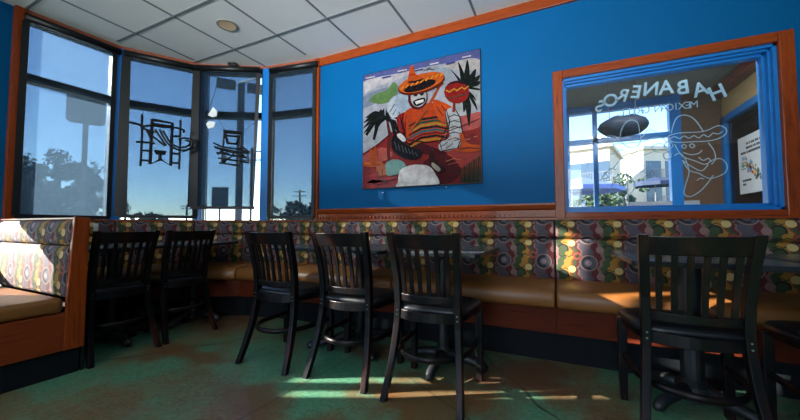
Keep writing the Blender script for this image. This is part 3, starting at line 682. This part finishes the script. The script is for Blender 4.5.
c = mixc(t, ramp(t, g2_, [(.55, (0, 0, 0, 1)), (.75, (.2, .2, .2, 1))]), c, (.5, .42, .4, 1))
c = mixc(t, 1.0, c, (.72, .70, .72, 1), 'MULTIPLY'); c = mixc(t, .6, c, c, 'MULTIPLY'); t.links.new(c, b.inputs['Base Color']); b.inputs['Roughness'].default_value = .22; b.inputs['Specular IOR Level'].default_value = .12
part(MB().box(x0, x1, PZ, WALL-.008, z0, z1), 'backing_panel', blackm, pt, bevel=.002)
art = MB(); layer = [0]
def toart(u_, v_):
    p = onplane(355+u_*.3804, 40+v_*.381, (0, PZ, 0), (0, 1, 0)); return (min(max(p.x, x0+.006), x1-.006), min(max(p.z, z0+.006), z1-.006))
def ap(pts, col, smooth_=True):
    layer[0] += 1; y_ = PZ-.0006-.00011*layer[0]
    if smooth_ and len(pts) > 3:
        Q = []; n = len(pts)
        for i in range(n):
            p0_, p1_, p2_, p3_ = [Vector(pts[(i+j) % n]) for j in (-1, 0, 1, 2)]
            for k in range(4):
                t_ = k/4; Q.append(.5*((2*p1_)+(p2_-p0_)*t_+(2*p0_-5*p1_+4*p2_-p3_)*t_*t_+(3*p1_-p0_-3*p2_+p3_)*t_**3))
        pts = Q
    P = [toart(q[0], q[1]) for q in pts]; ar = sum(P[i][0]*P[(i+1) % len(P)][1]-P[(i+1) % len(P)][0]*P[i][1] for i in range(len(P)))
    if ar < 0: P = P[::-1]
    art.add([(X, y_, Z) for X, Z in P], [tuple(range(len(P)))]); art.col.append(srgb(*col))
def el(cx, cy, rx, ry, col, rot=0, n=14, j=0):
    a_ = math.radians(rot)
    ap([(cx+rx*math.cos(6.2832*k/n)*math.cos(a_)-ry*math.sin(6.2832*k/n)*math.sin(a_), cy+rx*math.cos(6.2832*k/n)*math.sin(a_)+ry*math.sin(6.2832*k/n)*math.cos(a_)) for k in range(n)], col, False)
def st(pts, wd, col):
    n = len(pts); L = []; Rr = []
    for i, (x_, y_) in enumerate(pts):
        a_ = pts[max(i-1, 0)]; b_ = pts[min(i+1, n-1)]; dx, dy = b_[0]-a_[0], b_[1]-a_[1]; l_ = math.hypot(dx, dy) or 1
        k_ = wd*(1 if 0 < i < n-1 else .6)/2; L.append((x_-dy/l_*k_, y_+dx/l_*k_)); Rr.append((x_+dy/l_*k_, y_-dx/l_*k_))
    ap(L+Rr[::-1], col, False)
ap([(10, 60), (345, 0), (345, 400), (10, 400)], (196, 200, 208), False)
# sky streaks
ap([(10, 80), (345, 5), (345, 50), (250, 60), (180, 72), (90, 96), (10, 130)], (120, 130, 186))
ap([(20, 110), (90, 92), (150, 84), (120, 100), (60, 122), (20, 140)], (222, 220, 222)); ap([(230, 70), (300, 48), (333, 55), (333, 75), (280, 80)], (214, 210, 206))
ap([(20, 150), (70, 128), (140, 118), (150, 135), (90, 150), (20, 180)], (158, 172, 186)); ap([(200, 80), (240, 72), (260, 90), (220, 120)], (186, 198, 204))
ap([(240, 130), (333, 90), (333, 150), (290, 200), (240, 200)], (200, 206, 206)); ap([(20, 240), (80, 225), (110, 240), (60, 275), (20, 290)], (190, 196, 200))
# red desert
ap([(10, 300), (60, 275), (100, 240), (170, 235), (345, 205), (345, 400), (10, 400)], (168, 56, 50), False)
ap([(230, 215), (300, 195), (333, 190), (333, 225), (280, 240), (240, 240)], (214, 120, 110)); ap([(20, 305), (70, 282), (100, 300), (70, 320), (20, 322)], (206, 112, 96))
ap([(220, 290), (300, 280), (333, 300), (333, 330), (250, 330)], (196, 84, 74)); ap([(180, 320), (240, 300), (280, 345), (240, 380), (190, 376)], (112, 30, 34)); ap([(20, 360), (80, 350), (120, 376), (60, 388), (20, 388)], (190, 60, 52))
ap([(130, 210), (150, 190), (165, 260), (230, 290), (240, 300), (180, 300), (140, 280), (120, 250)], (96, 22, 28))
# left palm
st([(84, 208), (92, 250), (88, 290), (90, 325)], 9, (120, 44, 40))
for a_, L_ in ((175, 58), (150, 60), (198, 62), (122, 40), (222, 40), (60, 45), (28, 46), (85, 50), (0, 40), (100, 48), (215, 70), (240, 62)):
    a_ = math.radians(a_); cx, cy = 80, 205; ex, ey = cx+math.cos(a_)*L_, cy-math.sin(a_)*L_*.55+L_*.28; mx_, my_ = (cx+ex)/2, (cy+ey)/2-12
    ap([(cx, cy-4), (mx_, my_-7), (ex, ey), (mx_+2, my_+6), (cx, cy+5)], (18, 34, 26))
for e_ in ((30, 250), (50, 262), (118, 248), (108, 262)): st([(80, 205), ((80+e_[0])/2+(4 if e_[0] > 80 else -4), 215), e_], 11, (14, 28, 22))
# right palm
for e_ in ((252, 78), (272, 58), (296, 52), (318, 76), (330, 92), (334, 130), (318, 160), (322, 186), (302, 205), (286, 190), (246, 110), (334, 108), (300, 228)):
    cx, cy = 286, 124; mx_, my_ = (cx+e_[0])/2+5, (cy+e_[1])/2
    ap([(cx-5, cy), (mx_-8, my_-3), e_, (mx_+6, my_+5), (cx+6, cy+3)], (16, 36, 28))
# parrot and pale hands at left
ap([(38, 158), (60, 140), (85, 132), (100, 112), (112, 120), (108, 150), (85, 165), (60, 168)], (126, 164, 104)); ap([(85, 175), (100, 150), (118, 148), (128, 168), (120, 195), (100, 205), (90, 195)], (206, 216, 222))
st([(92, 190), (105, 168)], 3, (40, 50, 60)); st([(100, 198), (114, 172)], 3, (40, 50, 60)); ap([(108, 148), (140, 150), (150, 200), (130, 215), (112, 200)], (186, 202, 214))
ap([(110, 205), (130, 190), (150, 195), (145, 235), (120, 240)], (170, 44, 36))
# torso
ap([(130, 192), (165, 172), (212, 166), (240, 180), (248, 215), (240, 262), (190, 268), (140, 270), (134, 230)], (206, 84, 28))
for k, cl in enumerate(((28, 40, 36), (60, 96, 64), (196, 160, 60), (26, 34, 40), (64, 120, 128), (150, 40, 36), (24, 30, 30), (198, 148, 50))):
    yy = 205+k*8; st([(142, yy+22), (175, yy+4), (215, yy-2), (246, yy+5)], 6, cl)
ap([(205, 160), (235, 165), (262, 185), (252, 215), (222, 210)], (222, 100, 30)); st([(215, 175), (232, 200)], 4, (90, 26, 18)); st([(228, 172), (246, 198)], 4, (90, 26, 18))
# neck strap, guitar neck
st([(142, 245), (185, 190), (225, 118)], 9, (196, 96, 40)); st([(215, 128), (232, 112)], 12, (150, 60, 34)); st([(150, 240), (190, 186)], 3, (60, 24, 18))
# head
el(166, 152, 26, 32, (104, 28, 30), 10); el(168, 150, 21, 27, (205, 208, 206), 10); el(160, 142, 6, 7, (14, 14, 18)); el(176, 140, 6, 7, (14, 14, 18)); ap([(155, 160), (182, 152), (184, 164), (168, 174), (157, 172)], (18, 16, 18)); ap([(158, 162), (181, 156), (181, 163), (162, 170)], (232, 232, 226), False)
# right bandaged arm
ap([(238, 190), (262, 178), (276, 205), (284, 250), (270, 284), (228, 292), (222, 272), (248, 256), (246, 225)], (206, 210, 210))
for yy in (200, 215, 230, 245, 260): st([(244, yy+4), (262, yy-3), (280, yy+2)], 3, (70, 76, 84))
st([(228, 280), (245, 268)], 3, (70, 76, 84)); st([(240, 286), (258, 272)], 3, (70, 76, 84))
# maraca
st([(262, 160), (260, 190)], 12, (176, 60, 36)); el(268, 138, 33, 30, (176, 38, 34)); 
for k in range(6): st([(240+k*10, 132+(k % 2)*7-k*2), (250+k*10, 132+((k+1) % 2)*7-k*2)], 5, (226, 176, 60))
for k in range(6): st([(242+k*9, 150+(k % 2)*6-k*2), (251+k*9, 150+((k+1) % 2)*6-k*2)], 4, (48, 96, 60))
st([(244, 118), (268, 110), (290, 116)], 5, (24, 20, 20))
for a_ in ((100, 225, 112, 250), (118, 190, 126, 236), (136, 196, 132, 250)): st([(a_[0], a_[1]), (a_[2], a_[3])], 2.4, (40, 14, 18))
st([(130, 192), (124, 215), (136, 262), (190, 270), (240, 262), (250, 215), (240, 182)], 3, (30, 10, 14))
st([(238, 190), (244, 225), (224, 272), (230, 292), (270, 285), (285, 250), (277, 205), (262, 178)], 3, (26, 26, 32))
st([(20, 300), (60, 276), (100, 242)], 3, (110, 30, 36)); st([(240, 242), (290, 224), (333, 206)], 3, (120, 40, 44))
for k in range(9): st([(24+k*9, 312+(k*7) % 13), (34+k*9, 309+(k*7) % 13)], 3, ((220, 140, 110), (120, 34, 40))[k % 2])
for k in range(9): st([(232+k*10, 250+(k*5) % 17), (244+k*10, 247+(k*5) % 17)], 3, ((232, 150, 130), (130, 40, 44))[k % 2])
for k in range(7): st([(30+k*42, 102-k*9+(k % 2)*8), (54+k*42, 97-k*9+(k % 2)*8)], 5, ((236, 232, 232), (90, 100, 170))[k % 2])
# sombrero
el(176, 116, 64, 25, (120, 40, 20), -17, 22); el(176, 113, 62, 22, (224, 120, 34), -17, 22); el(172, 122, 44, 12, (30, 16, 18), -17, 18)
ap([(140, 118), (143, 90), (147, 72), (154, 70), (160, 88), (178, 100), (184, 108), (160, 120)], (214, 104, 30)); st([(142, 112), (160, 112), (182, 104)], 7, (60, 34, 22)); st([(144, 94), (160, 92)], 5, (190, 44, 30))
for k in range(9): st([(122+k*13, 132-k*4.6), (129+k*13, 124-k*4.6)], 4, (250, 190, 70))
st([(182, 82), (196, 78), (210, 80)], 2, (40, 40, 50)); st([(190, 76), (202, 74)], 2, (40, 40, 50))
# black ribbed boot / accordion
ap([(98, 262), (106, 250), (122, 255), (134, 275), (172, 290), (176, 306), (155, 316), (122, 308), (100, 288)], (18, 18, 22))
for k in range(7): st([(106+k*9, 268+k*4.5), (112+k*9, 290+k*2.6)], 2.6, (120, 124, 130))
ap([(112, 252), (122, 246), (136, 262), (128, 268)], (230, 230, 226))
# distant hats, box, bottle, grass, pale dome
el(50, 326, 27, 8, (214, 110, 34), -4); ap([(40, 322), (42, 284), (50, 292), (56, 278), (62, 322)], (196, 96, 34)); st([(30, 330), (68, 328)], 3, (70, 30, 20))
ap([(262, 288), (280, 280), (276, 248), (284, 246), (298, 272), (333, 278), (333, 290), (290, 296)], (218, 104, 34)); st([(270, 288), (300, 284), (332, 286)], 3, (90, 30, 20))
ap([(58, 332), (84, 325), (86, 355), (60, 360)], (200, 120, 70), False); ap([(84, 324), (112, 314), (134, 326), (132, 346), (100, 356), (86, 355)], (150, 190, 180)); st([(62, 345), (62, 358)], 3, (60, 30, 26)); st([(74, 340), (74, 356)], 3, (60, 30, 26))
ap([(196, 300), (206, 296), (214, 318), (240, 340), (228, 352), (206, 340), (198, 320)], (70, 30, 26)); ap([(206, 322), (226, 338), (220, 346), (204, 332)], (196, 190, 176))
for k in range(16): st([(282+k*3.6, 374), (276+k*4.2+(k % 3)*3, 340-(k*3) % 40)], 5, ((36, 70, 40), (60, 92, 50), (24, 48, 34))[k % 3])
st([(240, 320), (262, 312), (280, 316)], 2, (230, 150, 120)); st([(246, 328), (272, 322)], 2, (230, 150, 120))
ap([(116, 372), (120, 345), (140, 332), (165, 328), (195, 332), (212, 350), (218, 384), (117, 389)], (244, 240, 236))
st([(34, 376), (50, 366), (48, 378), (66, 368), (80, 372), (108, 366)], 3.2, (16, 14, 18)); st([(60, 380), (90, 376)], 2.4, (16, 14, 18))
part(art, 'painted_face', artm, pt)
for u_, v_ in ((40, 80), (238, 37), (70, 400), (238, 385)):
    p = onplane(355+u_*.3804, 40+v_*.381, (0, PZ, 0), (0, 1, 0))
    q = MB().lathe([(.007, 0), (.006, .008)], 12); o = part(q, 'clip_screw', steel, pt); o.rotation_euler = (math.pi/2, 0, 0); o.matrix_parent_inverse = Matrix.Identity(4); o.location = Vector((p.x, WALL-.001, p.z))-pt.location
# ------------------------------------------------------------------ ceiling lights and small mount
rl = empty('ceiling_light', (-2.745, 2.02, CEIL), 0, 'round unlit recessed downlight in the white tile ceiling near the bay', 'light')
MB().lathe([(.092, 0), (.092, -.006), (.074, -.008), (.072, .0)], 32).build('trim_ring', simple('beige_ring', srgb(150, 144, 134), None, .5, 20), rl, smooth=False)
n = 32; mb = MB(); vs = []
for rr, z in ((.073, -.007), (.066, -.0062), (.05, -.0055), (.02, -.005)): vs += [(rr*math.cos(6.2832*k/n), rr*math.sin(6.2832*k/n), z) for k in range(n)]
mb.add(vs, [(i*n+k, i*n+(k+1) % n, i*n+n+(k+1) % n, i*n+n+k)[::-1] for i in range(3) for k in range(n)]+[tuple(range(3*n, 4*n))[::-1]]).build('baffle', simple('warm_reflector', srgb(240, 214, 178), srgb(206, 170, 128), .4, 8), rl)
dv = MB().box(-.05, .05, -.02, .02, -.03, 0).box(-.035, -.015, -.03, -.0, -.045, -.0).box(.01, .035, -.03, 0, -.045, 0).build('hook_bracket', blackm, None, bevel=.004, label='small black bracket on the ceiling edge above the third bay window', cat='bracket')
p = onplane(234, 82.5, (0, 0, CEIL-.02), (0, 0, 1)); q = BAY[2].lerp(BAY[3], .5)+Vector((.5, -.866))*.075; dv.location = (q.x, q.y, CEIL); dv.rotation_euler = (0, 0, .52)
# ------------------------------------------------------------------ neon signs (unlit, seen against the light)
def signplane(i, off): a, b2, d, n = bayseg(i); return (a.x+n.x*off, a.y+n.y*off, 0), (n.x, n.y, 0)
tubem = simple('unlit_neon_tube', srgb(12, 16, 22), None, .3, 20)
def sign(i, off, ox, oy, s_, groups, label):
    p0, nn = signplane(i, off); P = lambda x_, y_, o_=0: onplane(ox+x_/s_, oy+y_/s_, p0, nn)+Vector(nn)*o_
    c0 = P(*groups[0][2][0][:2]); r = empty('neon_sign', c0, 0, label, 'sign', 'neon signs hung in the bay windows')
    for name, rad, *lines in groups:
        mb = MB()
        for ln in lines:
            o_ = .02 if name == 'script_tube' else 0
            pts = [P(x_, y_, o_) for x_, y_ in ln]
            if name == 'script_tube' and len(pts) > 2:
                Q = []; n_ = len(pts)
                for k in range(n_-1):
                    a0, a1, a2, a3 = pts[max(k-1, 0)], pts[k], pts[k+1], pts[min(k+2, n_-1)]
                    for h in range(4): t_ = h/4; Q.append(.5*((2*a1)+(a2-a0)*t_+(2*a0-5*a1+4*a2-a3)*t_*t_+(3*a1-a0-3*a2+a3)*t_**3))
                pts = Q+[pts[-1]]
            mb.tube(pts, rad, 6)
        part(mb, name, tubem, r)
    return r
sign(1, .16, 120, 90, 4.66, [
    ('rack', .012, [(103, 115), (102, 240), (95, 355)], [(282, 140), (280, 250), (275, 370)], [(75, 242), (102, 243), (145, 245)], [(100, 282), (142, 284)], [(97, 327), (140, 330)], [(240, 215), (282, 216)], [(238, 296), (280, 298)], [(232, 338), (276, 342)]),
    ('box_frame', .017, [(150, 138), (244, 155), (236, 352), (190, 322), (140, 345), (150, 138)], [(160, 285), (215, 290)], [(165, 293), (212, 297)], [(188, 292), (185, 330)], [(155, 160), (240, 172)]),
    ('script_tube', .011, [(42, 153), (75, 158), (105, 175), (130, 200), (150, 245), (165, 252)], [(60, 158), (95, 165), (125, 190), (150, 215), (175, 235), (210, 262)], [(105, 172), (150, 168), (200, 175), (260, 178), (298, 190), (296, 200)], [(165, 185), (190, 225), (215, 262)], [(185, 185), (205, 225), (235, 262), (280, 282), (320, 278), (340, 255), (330, 232), (300, 226), (272, 232)], [(200, 190), (230, 240), (262, 265), (300, 268), (322, 258), (325, 242), (305, 236)], [(120, 185), (150, 195), (180, 200)], [(290, 290), (315, 280), (345, 270)]),
    ('hanging_wire', .0022, [(108, 85), (105, 120)], [(286, 112), (283, 145)])], 'unlit dark neon sign with frame and looping script in the second bay window')
sign(2, .20, 195, 60, 2.55, [
    ('rack', .011, [(75, 178), (72, 215), (68, 265)], [(118, 180), (116, 215), (112, 268)], [(72, 180), (120, 184)], [(72, 192), (118, 196)], [(55, 236), (135, 250)], [(60, 250), (138, 262)], [(52, 224), (130, 238)], [(62, 262), (115, 270)], [(132, 228), (136, 262)]),
    ('box_frame', .016, [(76, 184), (118, 188), (106, 214), (84, 212), (76, 184)], [(80, 232), (110, 236)], [(72, 262), (82, 250)]),
    ('script_tube', .011, [(50, 212), (70, 222), (95, 226), (125, 232), (140, 240)], [(52, 222), (80, 232), (110, 238), (130, 236), (128, 226), (112, 228)], [(58, 240), (80, 238), (100, 246), (128, 244)], [(66, 228), (72, 242), (86, 252), (100, 240), (92, 230)]),
    ('hanging_wire', .0022, [(50, 140), (78, 180)], [(158, 155), (118, 186)])], 'unlit dark neon sign like a small tangle of tubes, hung in the third bay window')
p0, nn = signplane(2, .24)
P = lambda x_, y_: onplane(x_, y_, p0, nn)
cord = MB().tube([P(219, 76), P(214, 95), P(208.5, 112)], .003, 6).build('pull_cord', blackm, None, label='thin dark cord dangling at the left of the third bay window', cat='cord')
for k, (pp, lb) in enumerate((([(213, 107), (217, 111), (216.5, 116), (212, 117), (208, 115)], 'small pale plastic tag dangling in the third bay window, upper of two'), ([(208.5, 121), (215, 122), (214, 127), (208, 128.5), (206, 124)], 'small pale plastic tag dangling in the third bay window, lower of two'))):
    q = [P(*a_) for a_ in pp]; nv_ = Vector(nn)*.012; n = len(q)
    MB().add(q+[a_-nv_ for a_ in q], [tuple(range(n)), tuple(range(n, 2*n))[::-1]]+[(i, n+i, n+(i+1) % n, (i+1) % n) for i in range(n)]).build('plastic_tag', whitem, None, label=lb, cat='tag', group='pale tags on the cord')
# plain white upright strip behind the booth end
MB().box(-3.0, -2.94, 1.20, 1.203, .7605, .935).build('white_strip', whitem, None, label='narrow white strip standing on the bay table just behind the oak end panel', cat='card')
# ------------------------------------------------------------------ outside
grass = simple('pale_ground', srgb(150, 150, 132), srgb(120, 128, 98), .9, .4)
S(MB().box(-120, 60, -40, 160, -.35, -.25), 'ground', grass)
barkm = simple('bark', srgb(70, 58, 48), None, .9, 10); leafm = simple('dark_foliage', srgb(22, 34, 30), srgb(40, 54, 44), .8, 3); leaf2 = simple('olive_foliage', srgb(86, 100, 62), srgb(60, 78, 48), .8, 3)
def tree(base, blobs, n_, leaf, label, group, m_, seed):
    random.seed(seed); r = empty('tree', base, 0, label, 'tree', group); top = max(b_[2] for b_ in blobs); mb = MB()
    for k in range(n_):
        bx, by, bz, br = random.choice(blobs); v_ = Vector((random.gauss(0, 1), random.gauss(0, 1), random.gauss(0, 1))).normalized()*br*random.random()**.4
        c_ = Vector((bx, by, bz))+v_; a_ = Vector((random.gauss(0, 1), random.gauss(0, 1), random.gauss(0, 1))).normalized()*leaf; b_ = a_.cross(Vector((random.gauss(0, 1), random.gauss(0, 1), random.gauss(0, 1)))).normalized()*leaf*.6
        mb.add([c_-a_, c_-b_, c_+a_, c_+b_], [(0, 1, 2, 3)])
    mb.build('foliage', m_, r)
    tk = MB().tube([(0, 0, 0), (.05, .03, top*.5), (0, 0, top)], [.16, .12, .05], 8)
    for bx, by, bz, br in blobs[:5]: tk.tube([(0, 0, top*.45), (bx*.6, by*.6, bz*.8), (bx, by, bz)], [.07, .05, .02], 6)
    tk.build('trunk', barkm, r)
def treeat(px, ytop, dist, wpx, lb, gp, m_, seed, n_=1500, leaf=.11):
    t_ = away(px, ytop, dist); H_ = t_.z+.25; W_ = wpx/331*dist; b_ = Vector((t_.x, t_.y, -.25)); blobs = []
    random.seed(seed)
    for k in range(34):
        a_ = random.random()*6.283; rr = random.random()**.6*W_*.46; blobs.append((math.cos(a_)*rr, math.sin(a_)*rr, H_*random.uniform(.3, .92-.25*rr/W_), W_*random.uniform(.06, .13)))
    blobs.append((0, 0, H_-W_*.16, W_*.16))
    tree(b_, blobs, n_, leaf, lb, gp, m_, seed)
treeat(58, 148, 15, 46, 'dark bushy tree low in the left bay window, at its left', 'trees outside the bay', leafm, 1, 11000, .05)
treeat(92, 160, 17, 44, 'dark tree behind the sign post in the left bay window', 'trees outside the bay', leafm, 2, 6000, .055)
treeat(24, 152, 13, 42, 'dark tree cut by the oak post of the left bay window', 'trees outside the bay', leafm, 3, 6000, .05)
treeat(292, 200, 40, 34, 'small distant tree low in the narrow bay window', 'distant trees', leafm, 5, 900, .3)
treeat(311, 203, 46, 18, 'distant round tree nearest the oak post, low in the narrow bay window', 'distant trees', leafm, 6, 700, .3)
treeat(150, 212, 60, 30, 'tiny distant treetop at the bottom of the second bay window', 'distant trees', leafm, 7, 500, .35)
treeat(588, 190, 17, 34, 'olive tree below the blue patio parasol beyond the interior window', 'trees beyond the interior window', leaf2, 11, 3000, .08)
treeat(622, 172, 20, 46, 'olive tree in the middle of the far window beyond', 'trees beyond the interior window', leaf2, 12, 4500, .09)
# sign on perforated post
sp = away(86.5, 110, 7.6); r = empty('road_sign', (sp.x, sp.y, -.25), 0, 'back of a square road sign on a perforated post outside the left bay window', 'sign')
galv = simple('weathered_grey_metal', srgb(116, 112, 106), srgb(96, 92, 88), .6, 12)
v_ = (Vector((sp.x, sp.y))-Vector((0, 0))).normalized(); r.rotation_euler = (0, 0, math.atan2(v_.y, v_.x)-math.pi/2)
zc = sp.z+.25; hs = .235
pl = [(-hs+.05, -hs), (hs-.05, -hs), (hs, -hs+.05), (hs, hs-.05), (hs-.05, hs), (-hs+.05, hs), (-hs, hs-.05), (-hs, -hs+.05)]
MB().prism([(a_, zc+b_) for a_, b_ in pl], 'y', 0, .006).build('sign_plate', galv, r)
q = MB().box(-.035, .035, -.06, -.012, 0, zc+hs*.8)
pk = q.build('post', galv, r)
hl_ = MB()
for k in range(46): hl_.box(-.009, .009, -.0612, -.060, .3+k*.06, .318+k*.06)
hl_.build('punched_holes', blackm, pk)
# parking lot lamp
lp = away(240, 150, 16); r = empty('parking_lot_lamp', (lp.x, lp.y, -.25), .89, 'tall twin-head parking lot lamp outside the third bay window', 'lamp post')
hz = away(240, 77, 16).z+.25; gl_ = simple('dark_lamp_metal', srgb(52, 50, 52), None, .5, 10)
MB().box(-.14, .14, -.14, .14, 0, hz+.1).build('pole', gl_, r, bevel=.01)
for s in (-1, 1): MB().box(s*.22, s*.95, -.22, .22, hz-.22, hz+.10).build('lamp_head', gl_, r, bevel=.03)
# utility poles
for k, (px, yt, dd, lb) in enumerate(((252, 148, 45, 'thin utility pole with crossarms at the right of the third bay window'), (187, 205, 70, 'tiny distant utility pole at the bottom of the second bay window'), (300, 190, 60, 'thin distant utility pole above the trees in the narrow bay window'))):
    q = away(px, yt, dd); r = empty('utility_pole', (q.x, q.y, -.25), .4, lb, 'pole', 'utility poles outside the bay'); H_ = q.z+.25
    MB().tube([(0, 0, 0), (0, 0, H_)], .16, 8).build('pole', barkm, r)
    for z in (.96, .86): MB().box(-1.1, 1.1, -.06, .06, H_*z-.07, H_*z+.07).build('crossarm', barkm, r)
q = away(220, 197, 20); r = empty('small_sign', (q.x, q.y, -.25), .5, 'small dark rectangular sign low in the third bay window', 'sign')
MB().box(-.42, .42, -.03, .03, q.z+.25-.52, q.z+.25+.52).build('sign_plate', gl_, r); MB().box(-.05, .05, -.02, .02, 0, q.z).build('post', gl_, r)
# buildings beyond the interior window
bei = simple('beige_stucco', srgb(206, 190, 166), srgb(190, 176, 152), .9, 1); balm = simple('balcony_rail', srgb(120, 116, 112), None, .7, 5); wd = simple('dark_window', srgb(70, 84, 96), None, .2, 2)
def bldg(px, ytop, dist, wm, rot, lb, cols, rows):
    q = away(px, ytop, dist); H_ = q.z+.25; r = empty('apartment_building', (q.x, q.y, -.25), rot, lb, 'building', 'beige buildings far outside')
    MB().box(-wm/2, wm/2, 0, 8, 0, H_).build('wall', bei, r); MB().box(-wm/2-.3, wm/2+.3, -.4, 8.3, H_, H_+.35).build('roof_edge', bei, r)
    for i in range(cols):
        for j in range(rows):
            cx = -wm/2+wm*(i+.5)/cols; cz = H_-2.3-3*j
            w_ = MB().box(cx-.9, cx+.9, -.05, .05, cz-1, cz+1).build('window', wd, r)
            if i % 2 == 0:
                bb = MB().box(cx-1.3, cx+1.3, -1.3, 0, cz-1.25, cz-1.1)
                for h in range(14): bb.box(cx-1.3+h*.2-.02, cx-1.3+h*.2+.02, -1.3, -1.26, cz-1.1, cz-.2)
                bb.box(cx-1.3, cx+1.3, -1.32, -1.24, cz-.22, cz-.15).build('balcony', balm, r)
bldg(577, 151, 38, 5.5, -.25, 'beige building with balconies at the left of the far window beyond', 3, 3)
bldg(672, 150, 50, 7.0, .5, 'pale angular building near the middle post of the far window beyond', 3, 3)
# parasols
pm = simple('lavender_canvas', srgb(120, 132, 184), srgb(104, 116, 168), .8, 6); pdk = simple('dark_canvas', srgb(50, 58, 78), None, .8, 6)
for k, (px, yt, dd, rad, m_, lb) in enumerate(((580, 177, 11.5, 1.15, pm, 'wide lavender-blue patio parasol outside the far window beyond'), (655, 177, 14, .62, pdk, 'small dark patio parasol outside, near the white banner'))):
    q = away(px, yt, dd); r = empty('patio_parasol', (q.x, q.y, -.25), 0, lb, 'parasol', None); H_ = q.z+.25
    n = 8; vs = [(0, 0, H_)]+[(rad*math.cos(6.2832*i/n), rad*math.sin(6.2832*i/n), H_-rad*.30) for i in range(n)]+[(rad*math.cos(6.2832*i/n), rad*math.sin(6.2832*i/n), H_-rad*.30-.12) for i in range(n)]+[(0, 0, H_-.03)]
    MB().add(vs, [(0, 1+i, 1+(i+1) % n) for i in range(n)]+[(1+i, 9+i, 9+(i+1) % n, 1+(i+1) % n) for i in range(n)]).build('canopy', m_, r)
    MB().tube([(0, 0, 0), (0, 0, H_)], .022, 8).build('pole', galv, r)
    for i in range(n): MB().tube([(0, 0, H_-.05), (rad*.97*math.cos(6.2832*i/n), rad*.97*math.sin(6.2832*i/n), H_-rad*.31)], .008, 4).build('rib', galv, r)
